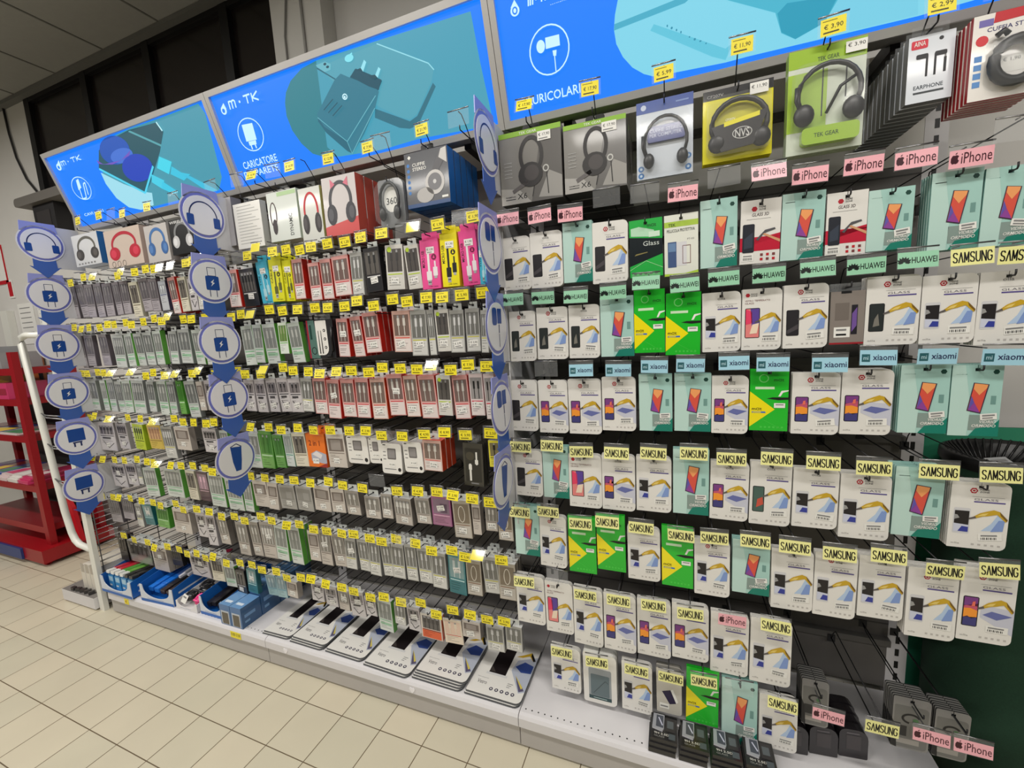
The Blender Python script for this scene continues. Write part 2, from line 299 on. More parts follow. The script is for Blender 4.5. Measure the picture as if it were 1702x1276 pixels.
# ------------------------------------------------------------------ lit header boxes
HB0 = Vector((0, 0.69, 2.29)); HB1 = Vector((0, 0.575, 2.67)); HL = (HB1 - HB0).length
EM = {}
def em(r, g, b, k=1.0): return mat((r, g, b), 0.35, emit=k, name='lit_print')
ART = [
[('P',(70,152,172,1.0),[(-0.061,0.277),(0.012,0.337),(0.146,0.367),(0.298,0.373),(0.497,0.37),(0.783,0.371),(0.802,0.331),(0.755,0.084),(0.705,0.035),(0.472,0.035),(0.189,0.035),(0.051,0.051),(-0.023,0.092),(-0.067,0.168)]),
 ('P',(160,222,238,1),[(-0.078,0.242),(-0.081,0.188),(-0.052,0.114),(0.011,0.059),(0.098,0.034),(0.209,0.041),(0.238,0.095),(0.189,0.107),(0.057,0.166)]),
 ('P',(40,96,110,0.8),[(-0.008,0.333),(0.14,0.36),(0.277,0.368),(0.488,0.359),(0.502,0.317),(0.421,0.247),(0.254,0.134),(0.192,0.102),(-0.078,0.259)]),
 ('P',(90,170,180,0.9),[(0.266,0.363),(0.282,0.365),(0.454,0.273),(0.448,0.265)]),
 ('D',(34,90,190,0.9),0.11,0.311,0.117,0.061),
 ('D',(70,120,220,0.9),0.144,0.281,0.089,0.031),
 ('D',(34,70,190,0.95),0.217,0.213,0.116,0.06),
 ('P',(120,90,200,0.9),[(-0.058,0.297),(-0.02,0.27),(0.128,0.264),(0.225,0.29),(0.201,0.271),(0.047,0.258),(-0.058,0.28)]),
 ('L',(80,210,240,1),0.0104,[(-0.071,0.258),(0.192,0.102),(0.336,0.201)]),
 ('P',(70,214,236,1),[(0.408,0.231),(0.476,0.196),(0.422,0.151),(0.358,0.189)]),
 ('P',(60,196,226,1),[(0.463,0.179),(0.51,0.144),(0.564,0.127),(0.506,0.109),(0.434,0.149)]),
 ('P',(60,190,224,1),[(0.515,0.131),(0.559,0.12),(0.7,0.036),(0.642,0.034)]),
 ('P',(70,206,232,1),[(0.301,0.171),(0.372,0.131),(0.333,0.099),(0.279,0.138)]),
 ('P',(60,200,230,1),[(0.357,0.13),(0.436,0.069),(0.394,0.067),(0.329,0.102)]),
 ('L',(190,244,250,1),0.0078,[(0.488,0.359),(0.504,0.32)]),
 ('T',(205,245,255,1.0),'mTK',-0.354,-0.169,0.319,0.341,0.03),
 ('D',(205,245,255,1.0),-0.385,0.32,0.02,0.016),
 ('P',(205,245,255,1.0),[(-0.395,0.33),(-0.357,0.349),(-0.361,0.322)]),
 ('D',(0,122,255,1.08),-0.386,0.319,0.009,0.008),
 ('R',(205,245,255,1.0),-0.287,0.199,0.08,0.057,0.004),
 ('P',(205,245,255,1.0),[(-0.297,0.24),(-0.272,0.244),(-0.283,0.202),(-0.317,0.194)]),
 ('L',(205,245,255,1.0),0.0065,[(-0.303,0.197),(-0.319,0.15),(-0.283,0.151),(-0.25,0.215),(-0.231,0.22),(-0.254,0.162)]),
 ('T',(205,245,255,1.0),'CAVI DATI',-0.378,-0.196,0.068,0.082,0.01)],
[('P',(48,132,146,0.95),[(1.252,0.275),(1.272,0.306),(1.313,0.337),(1.383,0.362),(1.46,0.369),(1.601,0.365),(1.664,0.165),(1.437,0.049),(1.38,0.053),(1.312,0.081),(1.271,0.126),(1.245,0.178),(1.239,0.232)]),
 ('P',(70,158,182,1.0),[(1.46,0.369),(1.733,0.362),(2.111,0.35),(2.117,0.216),(2.133,0.024),(1.826,0.039),(1.653,0.033),(1.436,0.047),(1.396,0.09)]),
 ('P',(50,120,140,0.85),[(1.666,0.17),(1.764,0.121),(1.803,0.101),(1.838,0.111),(1.928,0.195),(1.936,0.182),(1.834,0.082),(1.796,0.078),(1.754,0.089),(1.656,0.142)]),
 ('P',(86,170,190,0.9),[(1.465,0.347),(1.738,0.354),(1.925,0.253),(1.941,0.23),(1.926,0.201),(1.84,0.117),(1.805,0.106),(1.764,0.123),(1.67,0.182),(1.528,0.271)]),
 ('L',(150,224,238,0.95),0.0036,[(1.738,0.354),(1.925,0.253),(1.942,0.23)]),
 ('L',(40,110,130,0.8),0.0045,[(1.455,0.346),(1.534,0.288)]),
 ('P',(110,190,206,0.9),[(1.454,0.355),(1.5,0.356),(1.523,0.343),(1.515,0.327),(1.487,0.326),(1.46,0.347)]),
 ('D',(30,80,100,0.8),1.497,0.349,0.007,0.004),
 ('D',(30,80,100,0.8),1.506,0.338,0.007,0.004),
 ('D',(130,226,240,1),1.61,0.341,0.02,0.011),
 ('P',(130,226,240,1),[(1.614,0.351),(1.629,0.354),(1.628,0.348)]),
 ('P',(36,104,122,0.85),[(1.591,0.284),(1.625,0.305),(1.66,0.286),(1.677,0.273),(1.715,0.252),(1.727,0.245),(1.687,0.207),(1.607,0.152),(1.512,0.045),(1.5,0.135)]),
 ('P',(52,128,150,0.9),[(1.523,0.293),(1.557,0.305),(1.595,0.283),(1.689,0.236),(1.703,0.216),(1.67,0.17),(1.592,0.099),(1.514,0.045),(1.499,0.061),(1.418,0.142),(1.394,0.188),(1.398,0.207)]),
 ('P',(40,112,134,0.85),[(1.397,0.194),(1.415,0.158),(1.506,0.089),(1.514,0.045),(1.493,0.057),(1.416,0.137),(1.392,0.182)]),
 ('P',(30,92,112,0.8),[(1.596,0.287),(1.63,0.304),(1.682,0.275),(1.726,0.248),(1.705,0.221),(1.665,0.241)]),
 ('P',(150,226,240,1),[(1.651,0.301),(1.673,0.321),(1.68,0.312),(1.657,0.288)]),
 ('P',(150,226,240,1),[(1.705,0.267),(1.726,0.287),(1.733,0.279),(1.713,0.257)]),
 ('P',(30,86,104,0.8),[(1.634,0.3),(1.651,0.301),(1.657,0.288),(1.667,0.281)]),
 ('P',(30,86,104,0.8),[(1.676,0.272),(1.705,0.268),(1.713,0.257),(1.696,0.256)]),
 ('L',(110,190,204,0.9),0.0027,[(1.397,0.194),(1.506,0.089),(1.514,0.045),(1.67,0.17)]),
 ('L',(110,190,204,0.9),0.0027,[(1.506,0.089),(1.687,0.207)]),
 ('R',(205,245,255,1.0),1.551,0.232,0.012,0.01,0.004),
 ('D',(205,245,255,1.0),1.55,0.231,0.005,0.004),
 ('L',(34,96,116,0.8),0.0036,[(1.438,0.211),(1.495,0.236)]),
 ('L',(34,96,116,0.8),0.0036,[(1.456,0.198),(1.512,0.221)]),
 ('L',(34,96,116,0.8),0.0036,[(1.473,0.184),(1.529,0.208)]),
 ('T',(205,245,255,1.0),'mTK',0.964,1.136,0.31,0.34,0.03),
 ('D',(205,245,255,1.0),0.927,0.314,0.016,0.015),
 ('P',(205,245,255,1.0),[(0.914,0.324),(0.94,0.339),(0.945,0.316)]),
 ('D',(0,122,255,1.08),0.926,0.313,0.008,0.008),
 ('R',(205,245,255,1.0),1.028,0.204,0.072,0.062,0.004),
 ('P',(205,245,255,1.0),[(0.998,0.246),(1.059,0.242),(1.053,0.181),(0.992,0.184)]),
 ('P',(205,245,255,1.0),[(1.003,0.182),(1.047,0.18),(1.044,0.165),(1.003,0.167)]),
 ('L',(205,245,255,1.0),0.0063,[(1.012,0.168),(1.012,0.151)]),
 ('L',(205,245,255,1.0),0.0063,[(1.036,0.167),(1.037,0.151)]),
 ('T',(205,245,255,1.0),'CARICATORE',0.925,1.13,0.086,0.114,0.01),
 ('T',(205,245,255,1.0),'DA PARETE',0.913,1.121,0.051,0.076,0.01)],
[('P',(128,212,234,1),[(2.574,0.257),(2.564,0.225),(2.559,0.191),(2.564,0.154),(2.582,0.117),(2.609,0.084),(2.642,0.06),(2.671,0.047),(2.722,0.044),(2.867,0.037),(2.921,0.038),(3.303,0.033),(3.41,0.037),(2.608,0.373)]),
 ('P',(70,176,204,0.95),[(2.559,0.188),(2.561,0.203),(2.731,0.216),(2.794,0.221),(2.757,0.202)]),
 ('P',(96,196,220,1),[(2.673,0.175),(2.866,0.07),(2.886,0.08),(2.867,0.043),(2.832,0.059),(2.663,0.162)]),
 ('P',(70,180,206,1),[(2.861,0.182),(2.985,0.121),(3.003,0.072),(3.038,0.05),(3.102,0.07),(3.126,0.112)]),
 ('P',(40,160,190,0.95),[(2.99,0.118),(3.011,0.135),(3.059,0.129),(3.125,0.119),(3.102,0.07),(3.038,0.05),(3.003,0.074)]),
 ('P',(120,206,230,1),[(3.126,0.112),(3.294,0.08),(3.302,0.036),(3.164,0.037),(3.103,0.066)]),
 ('T',(205,245,255,1.0),'mTK',2.304,2.373,0.312,0.334,0.03),
 ('T',(205,245,255,1.0),'mobile',2.374,2.435,0.298,0.296,0.0),
 ('D',(205,245,255,1.0),2.26,0.312,0.015,0.014),
 ('P',(205,245,255,1.0),[(2.247,0.322),(2.262,0.339),(2.275,0.315)]),
 ('D',(0,122,255,1.08),2.26,0.312,0.009,0.01),
 ('D',(205,245,255,1.0),2.26,0.312,0.005,0.006),
 ('R',(205,245,255,1.0),2.357,0.187,0.066,0.066,0.004),
 ('P',(205,245,255,1.0),[(2.348,0.221),(2.393,0.219),(2.393,0.191),(2.347,0.192)]),
 ('D',(205,245,255,1.0),2.331,0.202,0.014,0.017),
 ('P',(205,245,255,1.0),[(2.368,0.183),(2.381,0.182),(2.378,0.167),(2.369,0.169)]),
 ('L',(205,245,255,1.0),0.003,[(2.373,0.168),(2.373,0.127)]),
 ('D',(50,150,180,0.9),2.71,0.16,0.002,0.003),
 ('D',(50,150,180,0.9),2.722,0.152,0.003,0.003),
 ('D',(50,150,180,0.9),2.735,0.144,0.002,0.003),
 ('D',(50,150,180,0.9),2.747,0.136,0.002,0.003),
 ('D',(50,150,180,0.9),2.77,0.119,0.002,0.002),
 ('D',(50,150,180,0.9),2.784,0.11,0.003,0.003),
 ('D',(50,150,180,0.9),2.799,0.102,0.003,0.002),
 ('D',(50,150,180,0.9),2.814,0.093,0.002,0.002),
 ('T',(205,245,255,1.0),'AURICOLARI',2.263,2.447,0.052,0.078,0.01)]]
FRAME = mat((196, 194, 192), 0.35, 0.5)
ang = math.atan2(HB0.y - HB1.y, HB1.z - HB0.z)
for b in range(3):
    x0, x1 = BX[b], BX[b + 1]
    t = empty('lit_header_box', (0, HB0.y, HB0.z)); t.rotation_euler = (ang, 0, 0)
    tag(t, ('blue lit header box with cable picture above the left bay', 'blue lit header box with wall charger picture above the middle bay', 'blue lit header box with earphone picture above the right bay')[b], 'lightbox')
    g = MB(); g.box(x0 + 0.004, x1 - 0.004, 0.006, 0.14, 0, HL, mat((150, 148, 146), 0.5)); g.build('housing', t)
    f = MB()
    for a in ((x0 + 0.001, x1 - 0.001, 0, 0.022), (x0 + 0.001, x1 - 0.001, HL - 0.022, HL), (x0 + 0.001, x0 + 0.022, 0.022, HL - 0.022), (x1 - 0.022, x1 - 0.001, 0.022, HL - 0.022)):
        f.box(a[0], a[1], -0.012, 0.006, a[2], a[3], FRAME)
    f.build('frame', t)
    g = MB(); g.rect(x0 + 0.02, x1 - 0.02, 0.02, HL - 0.02, 0, em(0, 122, 255, 1.08))
    lay = 0
    for item in ART[b]:
        lay += 1; y = -0.0004 * lay
        if item[0] == 'P': g.flat([(q[0], q[1]) for q in item[2]], y, em(*item[1]))
        elif item[0] == 'T':
            if item[2] == 'mTK': g.strokes('m.TK', item[3], item[4], item[5], item[6], (item[6] - item[5]) * .20, y, em(*item[1]), .12)
            else: g.text(item[2], item[3], item[4], item[5], item[6], y, em(*item[1]), item[7])
        elif item[0] == 'R': g.ring(item[2], item[3], item[4], item[5], item[6], y, em(*item[1]))
        elif item[0] == 'D': g.disc(item[2], item[3], item[4], item[5], y, em(*item[1]), 28)
        elif item[0] == 'L': g.line(item[3], item[2], y, em(*item[1]))
    g.build('lit_panel', t)
    for xx in (x0 + 0.2, x1 - 0.2):
        a = MB(); a.T = Matrix.Rotation(-ang, 4, 'X'); a.box(xx - 0.015, xx + 0.015, 0.10, BACK - HB0.y - 0.004, 0.012, 0.05, DSTEEL); a.build('bracket', t)

# ------------------------------------------------------------------ price hooks
YT = 0.58
def tag_print(g, code, text):
    if code in 'yg':
        w, h = 0.050, 0.038; g.rect(-0.026, 0.026, -0.044, -0.006, -0.0012, YEL if code == 'y' else mat((240, 226, 70), 0.05, coat=1.0))
        if text:
            g.text('€ ' + text.strip('~'), -0.019, 0.020, -0.031, -0.019, -0.0016, BLACK)
            g.rect(-0.020, 0.012, -0.0385, -0.0355, -0.0016, ink(60, 56, 20)); g.rect(-0.022, 0.008, -0.012, -0.0105, -0.0016, ink(120, 110, 20))
    elif code == 'p':
        g.rect(-0.040, 0.040, -0.050, -0.010, -0.0012, mat((242, 178, 188), 0.4)); D = ink(62, 16, 30)
        a = [(-0.0015, 0.0075), (0.002, 0.0085), (0.0055, 0.007), (0.0065, 0.005), (0.0045, 0.002), (0.0048, -0.002), (0.007, -0.004), (0.005, -0.009), (0.002, -0.011), (-0.0015, -0.010), (-0.005, -0.011), (-0.008, -0.006), (-0.008, 0.002), (-0.0055, 0.0075), (-0.003, 0.0085)]
        g.flat([(x - 0.029, z - 0.029) for x, z in a], -0.0016, D)
        g.flat([(-0.0295, -0.0195), (-0.0285, -0.0165), (-0.0255, -0.0145), (-0.0265, -0.0180)], -0.0016, D)
        g.text('iPhone', -0.018, 0.037, -0.041, -0.017, -0.0016, D)
    elif code == 'h':
        g.rect(-0.040, 0.040, -0.050, -0.010, -0.0012, mat((150, 205, 172), 0.4)); D = ink(16, 30, 24)
        for k in range(8):
            a = math.radians(8 + k * 164 / 7.0); L = 0.0125 if 0 < k < 7 else 0.010
            cx, cz = -0.027, -0.037; ux, uz = math.cos(a), math.sin(a)
            g.flat([(cx + ux * 0.002, cz + uz * 0.002), (cx + ux * L * 0.85 + uz * 0.0030, cz + uz * L * 0.85 - ux * 0.0030), (cx + ux * L * 1.35, cz + uz * L * 1.35), (cx + ux * L * 0.85 - uz * 0.0030, cz + uz * L * 0.85 + ux * 0.0030)], -0.0016, D)
        g.text('HUAWEI', -0.012, 0.037, -0.038, -0.023, -0.0016, D, 0.01)
    elif code == 'x':
        g.rect(-0.040, 0.040, -0.050, -0.010, -0.0012, mat((160, 206, 224), 0.4)); D = ink(34, 40, 80)
        g.rect(-0.036, -0.018, -0.041, -0.021, -0.0016, ink(40, 92, 100)); g.text('mi', -0.0325, -0.0215, -0.036, -0.026, -0.0020, ink(170, 205, 215), 0.01)
        g.text('xiaomi', -0.012, 0.037, -0.037, -0.022, -0.0016, D, 0.01)
    elif code == 's':
        g.rect(-0.040, 0.040, -0.050, -0.010, -0.0012, mat((238, 236, 160), 0.4)); g.strokes('SAMSUNG', -0.036, 0.036, -0.043, -0.018, 0.0025, -0.0016, BLACK)
HM = {}
def hook_mesh(kind, code, text, dz, off):
    k = (kind, code, text, round(dz, 3), round(off, 3))
    return HM.get(k), k
CODEW = {'y': 'yellow', 'g': 'glossy yellow', 'w': 'empty clear', 'p': 'pink', 'h': 'mint green', 'x': 'pale blue', 's': 'pale yellow'}
def hook(x, z, code, text, wx, wz, label, group, fw=0.0):
    """x,z: top centre of the label holder; wx,wz: the goods wire"""
    o = empty('price_hook', (wx, BACK, wz)); tag(o, label, 'hook', group)
    L = BACK - YT
    key = ('wire', round(z - wz, 2), wz > 2.1)
    if key not in HM:
        g = MB(); g.tube([(0, -0.034, 0), (0, -L + 0.004, 0), (0, -L + 0.0015, 0.004), (0, -L + 0.0015, 0.014)], 0.0021, DSTEEL, 5)
        HM[key] = g.build('goods_wire', o).data
        g = MB(); dz = round(z - wz, 2) - 0.004
        if wz > 2.1: g.tube([(0, -0.034, -0.006), (0, -0.06, -0.007), (0, -L + 0.09, -0.007), (0, -L + 0.05, dz * 0.6), (0, -L + 0.02, dz), (0, -L - 0.001, dz)], 0.0018, DSTEEL, 5)
        else: g.tube([(0, -0.034, 0.0), (0, -0.05, dz * 0.6), (0, -0.07, dz), (0, -L - 0.001, dz)], 0.0018, DSTEEL, 5)
        HM[('u',) + key] = g.build('label_wire', o).data
        g = MB(); g.box(-0.012, 0.012, -0.034, -0.0305, -0.014, 0.014, DSTEEL); HM['pl'] = g.build('hook_plate', o).data
    else:
        for nm, kk in (('goods_wire', key), ('label_wire', ('u',) + key), ('hook_plate', 'pl')):
            c = bpy.data.objects.new(nm, HM[kk]); COL.objects.link(c); c.parent = o
    wide = code[0] in 'phxs' or code == 'w'
    hw = 0.041 if wide else 0.032
    key = ('hold', wide)
    if key not in HM:
        g = MB(); g.box(-hw, hw, -0.0008, 0.0006, -0.052 if wide else -0.046, 0, CLEAR)
        g.tube([(-hw, 0, 0.001), (hw, 0, 0.001)], 0.0022, STEEL, 5)
        tmp = g.build('label_holder'); HM[key] = tmp.data; bpy.data.objects.remove(tmp)
    h = bpy.data.objects.new('label_holder', HM[key]); COL.objects.link(h); h.parent = o
    h.location = (x - wx, -L - 0.0045 - fw, z - wz)
    if fw:
        key = ('clip', fw)
        if key not in HM:
            g = MB(); g.tube([(0, -L, 0), (0, -L - 0.0045 - fw, 0)], 0.0018, STEEL, 5); tmp = g.build('holder_clip'); HM[key] = tmp.data; bpy.data.objects.remove(tmp)
        c = bpy.data.objects.new('holder_clip', HM[key]); COL.objects.link(c); c.parent = o; c.location = (x - wx, 0, z - wz - 0.003)
    if code != 'w':
        key = ('tag', code[0], text)
        if key not in HM:
            g = MB(); tag_print(g, code[0], text); tmp = g.build('price_label'); HM[key] = tmp.data; bpy.data.objects.remove(tmp)
        c = bpy.data.objects.new('price_label', HM[key]); COL.objects.link(c); c.parent = h
    tilt = random.uniform(-7, 4)
    if 'g' in code: tilt = -24 + random.uniform(-4, 4)
    elif code[0] == 'y' and random.random() < 0.10: tilt = -18
    if 'g' in code:                                                 # flipped up holders that catch a ceiling lamp
        P = Vector((x, YT, z)); dc = (Vector(S.camera.matrix_world.translation) - P).normalized(); best = None
        for lx in (-2.6, -0.6, 1.4, 3.4):
            for k in range(-6, 7):
                dl = (Vector((lx + k * 0.1, -0.75, 3.5)) - P).normalized(); nn = (dc + dl).normalized()
                if best is None or abs(nn.x) < abs(best.x): best = nn
        h.rotation_euler = (-math.asin(best.z), 0, math.atan2(best.x, -best.y))
        return o
    h.rotation_euler = (math.radians(tilt), math.radians(random.uniform(-1.5, 1.5)), math.radians(random.uniform(-4, 4)))
    return o

# ------------------------------------------------------------------ goods
PURP = ink(88, 78, 140); GOLD = ink(196, 160, 40); DGOLD = ink(120, 90, 30)
def U(w, h): return (lambda u: -w / 2 + u * w), (lambda v: -h * v)
def phone_art(g, X, Z, st, u0, u1, v0, v1):
    y = -EPS
    g.flat(rrect(X(u0), X(u1), Z(v1), Z(v0), *[0.004] * 4), y, ink(30, 30, 34) if st != 'o' else ink(205, 205, 208)); y -= EPS
    du, dv = 0.02, 0.012
    a, b, c, d = u0 + du, u1 - du, v0 + dv, v1 - dv
    def q(p, m, k=0): g.flat([(X(a + (b - a) * s), Z(c + (d - c) * t)) for s, t in p], y - EPS * k, m)
    if st == 's':
        q([(0, .3), (1, .3), (1, 0), (0, 0)], ink(120, 60, 130)); q([(0, .45), (1, .55), (1, .2), (0, .32)], ink(196, 84, 110))
        q([(0, .72), (1, .68), (1, .45), (.5, .38), (0, .40)], ink(240, 150, 50), 1); q([(0, 1), (1, 1), (1, .68), (.6, .74), (.3, .66), (0, .72)], ink(62, 60, 120), 1); q([(.55, .3), (.8, .3), (.8, .12), (.6, .15)], ink(230, 110, 90), 2)
    elif st == 'c':
        q([(0, 1), (1, 1), (1, 0), (0, 0)], ink(226, 130, 128)); q([(.45, .6), (1, .5), (1, 0), (.35, 0)], ink(90, 66, 150), 1); q([(0, .55), (.5, .5), (.45, .1), (0, 0)], ink(226, 62, 100), 1); q([(.3, .88), (.85, .86), (1, .5), (.5, .55)], ink(236, 214, 190), 2)
    elif st == 'o':
        q([(0, .62), (1, .66), (1, .08), (0, .08)], ink(34, 30, 32)); q([(0, .96), (1, .96), (1, .66), (0, .62)], ink(200, 204, 222)); q([(.3, .94), (1, .95), (1, .74), (.55, .72)], ink(52, 62, 150), 1); q([(0, .45), (.35, .38), (.2, .26), (0, .24)], ink(150, 150, 150), 1)
    elif st == 'g':
        q([(0, 1), (1, 1), (1, 0), (0, 0)], ink(38, 44, 44)); q([(.25, .85), (.75, .8), (.6, .35), (.35, .55)], ink(120, 118, 110), 1)
    elif st == 'r':
        q([(0, 1), (1, 1), (1, 0), (0, 0)], ink(70, 96, 88)); q([(.3, .85), (1, .7), (.9, .4), (.4, .5)], ink(196, 80, 62), 1)
    else:
        q([(0, 1), (1, 1), (1, 0), (0, 0)], ink(36, 34, 38)); q([(0, .8), (1, .55), (1, .75), (0, .95)], ink(70, 66, 70), 1)
def glass_white(w, h, opt):
    st, br = opt[0], opt[1]; X, Z = U(w, h); g = MB(); r = min(0.016, w * 0.16)
    g.prism(slotted(rrect(-w / 2, w / 2, -h, 0, 0.002, r, r, 0.002), 0), 0, 0.0035, mat((205, 203, 198), 0.4), WHITE)
    y = -EPS
    if st != 'c':
        if br == 'z':
            g.disc(X(.38), Z(.12), w * .07, w * .07, y, ink(176, 30, 46), 6); g.ring(X(.38), Z(.12), w * .042, w * .035, w * .014, y - EPS, PAPER, 10)
            g.text('PHONE', X(.48), X(.64), Z(.115), Z(.092), y, BLACK, .02); g.text('ZONE', X(.48), X(.64), Z(.148), Z(.125), y, BLACK, .02)
        else: g.text('olla', X(.40), X(.60), Z(.13), Z(.085), y, GREY, .01)
        g.text('GLASS', X(.40), X(.80), Z(.262), Z(.232), y, ink(96, 92, 104)); g.rect(X(.40), X(.92), Z(.295), Z(.275), y, PURP)
        g.rect(X(.36), X(.9), Z(.212), Z(.208), y, GREY)
        phone_art(g, X, Z, st, .07, .36, .39, .80 if st != 'o' else .78)
    else:
        g.disc(X(.14), Z(.10), w * .06, w * .06, y, ink(176, 30, 46), 6); g.text('PHONE', X(.22), X(.38), Z(.095), Z(.075), y, BLACK, .02); g.text('ZONE', X(.22), X(.38), Z(.125), Z(.105), y, BLACK, .02)
        g.text('VETRO TEMPERATO', X(.07), X(.70), Z(.205), Z(.178), y, ink(110, 40, 46)); g.text('GLASS', X(.07), X(.30), Z(.245), Z(.218), y, ink(110, 40, 46))
        phone_art(g, X, Z, st, .08, .46, .31, .80)
    if st == 's': g.flat([(X(.40), Z(.66)), (X(.52), Z(.70)), (X(1), Z(.86)), (X(1), Z(.52)), (X(.60), Z(.50)), (X(.40), Z(.56))], y, ink(196, 198, 212)); g.flat([(X(.44), Z(.62)), (X(.7), Z(.67)), (X(.97), Z(.6)), (X(.6), Z(.56))], y - EPS, ink(100, 108, 166))
    else: g.flat([(X(.56), Z(.72)), (X(.86), Z(.70)), (X(.96), Z(.50)), (X(.82), Z(.46)), (X(.72), Z(.60))], y, ink(176, 198, 226)); g.flat([(X(.72), Z(.72)), (X(.92), Z(.70)), (X(.94), Z(.54)), (X(.84), Z(.54))], y - EPS, ink(126, 152, 206))
    y -= 2 * EPS
    g.flat([(X(.40), Z(.515)), (X(.44), Z(.535)), (X(.56), Z(.50)), (X(.66), Z(.485)), (X(.80), Z(.455)), (X(.95), Z(.56)), (X(.98), Z(.53)), (X(.84), Z(.41)), (X(.74), Z(.39)), (X(.64), Z(.415)), (X(.52), Z(.45))], y, GOLD); g.flat([(X(.46), Z(.50)), (X(.56), Z(.455)), (X(.66), Z(.44)), (X(.60), Z(.485))], y - EPS, ink(226, 200, 110))
    g.flat([(X(.84), Z(.41)), (X(.98), Z(.52)), (X(.97), Z(.55)), (X(.86), Z(.465))], y - EPS, DGOLD); g.flat([(X(.33), Z(.535)), (X(.335), Z(.555)), (X(.46), Z(.53)), (X(.44), Z(.50))], y - EPS, ink(92, 86, 84))
    for k in range(5): g.rect(X(.42 + k * .11), X(.42 + k * .11 + .05), Z(.945), Z(.918), -EPS, ink(186, 182, 178))
    g.text('olla', X(.07), X(.22), Z(.945), Z(.92), -EPS, ink(150, 146, 142))
    o = g.build('screen_protector_pack')
    s = MB(); s.rect(-.022 * w / .11, .022 * w / .11, -.010, .010, 0, PAPER); s.rect(-.018, .014, .002, .006, -EPS, GREY)
    for k in range(9): s.rect(-.018 + k * .0036, -.018 + k * .0036 + (.0012 + .0008 * (k % 2)), -.007, -.001, -EPS, BLACK)
    c = s.build('barcode_sticker', o); c.location = (X(.72), -3 * EPS, Z(.80)); c.rotation_euler = (0, random.uniform(-.12, .12), 0)
    return o
def teal_pack(w, h, opt):
    X, Z = U(w, h); g = MB(); g.prism(slotted(rrect(-w / 2, w / 2, -h, 0), 0), 0, 0.006, mat((120, 168, 160), 0.4), gls(164, 204, 196)); y = -EPS
    g.flat([(X(0), Z(1)), (X(.38), Z(1)), (X(.42), Z(.6)), (X(.25), Z(0)), (X(0), Z(0))], y, gls(186, 216, 208))
    g.rect(X(.40), X(.90), Z(.92), Z(.70), y, ink(132, 150, 144)); g.flat([(X(.42), Z(1)), (X(1), Z(1)), (X(1), Z(.76)), (X(.86), Z(.86)), (X(.55), Z(.89))], y - EPS, ink(18, 122, 104))
    def P(p, m, k): g.flat([(X(u), Z(v)) for u, v in p], y - EPS * k, m)
    P([(.34, .64), (.62, .68), (.745, .27), (.44, .245)], ink(66, 50, 70), 2); P([(.36, .63), (.60, .665), (.715, .275), (.455, .255)], ink(226, 120, 76), 3)
    P([(.405, .44), (.52, .60), (.60, .665), (.715, .275), (.58, .268), (.455, .255)], ink(214, 82, 66), 4); P([(.44, .33), (.56, .42), (.70, .32), (.715, .275), (.455, .255)], ink(236, 158, 96), 5)
    P([(.36, .63), (.60, .665), (.47, .52)], ink(140, 66, 150), 5); P([(.36, .63), (.47, .52), (.41, .43)], ink(96, 84, 168), 6)
    g.disc(X(.86), Z(.10), w * .065, w * .065, y, ink(14, 62, 52), 6); g.rect(X(.07), X(.30), Z(.135), Z(.125), y, ink(100, 140, 134)); g.rect(X(.80), X(.90), Z(.55), Z(.43), y, ink(110, 150, 144))
    g.text('VIDRIO', X(.60), X(.93), Z(.815), Z(.775), y - 2 * EPS, PAPER, .03, .2); g.text('ORMODO', X(.46), X(.93), Z(.872), Z(.832), y - 2 * EPS, PAPER, .03, .2)
    o = g.build('screen_protector_pack')
    s = MB(); s.rect(-.016, .016, -.008, .008, 0, PAPER); s.rect(-.012, .012, .001, .005, -EPS, GREY); s.rect(-.012, .008, -.005, -.002, -EPS, GREY)
    c = s.build('barcode_sticker', o); c.location = (X(.78), -4 * EPS, Z(.72)); c.rotation_euler = (0, random.uniform(-.15, .15), 0)
    f = MB(); f.rect(-w * .45, w * .10, -h, -.02, 0, FILM); return o
def green_pack(w, h, opt):
    X, Z = U(w, h); g = MB(); GR = gls(34, 184, 44); g.prism(slotted(rrect(-w / 2, w / 2, -h, 0), 0), 0, 0.004, ink(18, 130, 30), GR); y = -EPS
    g.flat([(X(0), Z(.94)), (X(.66), Z(.65)), (X(0), Z(.36))], y, gls(240, 224, 20)); g.line([(X(.30), Z(.80)), (X(.92), Z(.99))], .001, y, ink(70, 200, 70))
    g.text('mαt', X(.06), X(.32), Z(.665), Z(.625), y - EPS, BLACK, .02); g.rect(X(.06), X(.42), Z(.71), Z(.685), y - EPS, ink(60, 110, 190)); g.rect(X(.08), X(.30), Z(.705), Z(.69), y - 2 * EPS, ink(220, 210, 60))
    g.text('mαt', X(.62), X(.88), Z(.20), Z(.16), y, ink(10, 70, 20), .02); g.ring(X(.36), Z(.15), w * .13, w * .13, w * .03, y, ink(110, 210, 110), 18)
    g.rect(X(.14), X(.64), Z(.325), Z(.285), y, ink(200, 226, 190)); g.flat([(X(.44), Z(.475)), (X(.75), Z(.50)), (X(1), Z(.49)), (X(1), Z(.455)), (X(.6), Z(.455))], y, BLACK)
    g.flat([(X(.74), Z(.44)), (X(.80), Z(.44)), (X(.86), Z(.38)), (X(1), Z(.355)), (X(1), Z(.34)), (X(.82), Z(.35))], y, PAPER)
    for k in range(6): g.rect(X(.28 + .11 * k), X(.28 + .11 * k + .06), Z(.955), Z(.925), y, ink(70, 200, 70))
    o = g.build('screen_protector_pack'); s = MB(); s.rect(-.014, .014, -.007, .007, 0, PAPER); s.rect(-.010, .010, .001, .004, -EPS, GREY)
    c = s.build('barcode_sticker', o); c.location = (X(.78), -3 * EPS, Z(.585)); return o
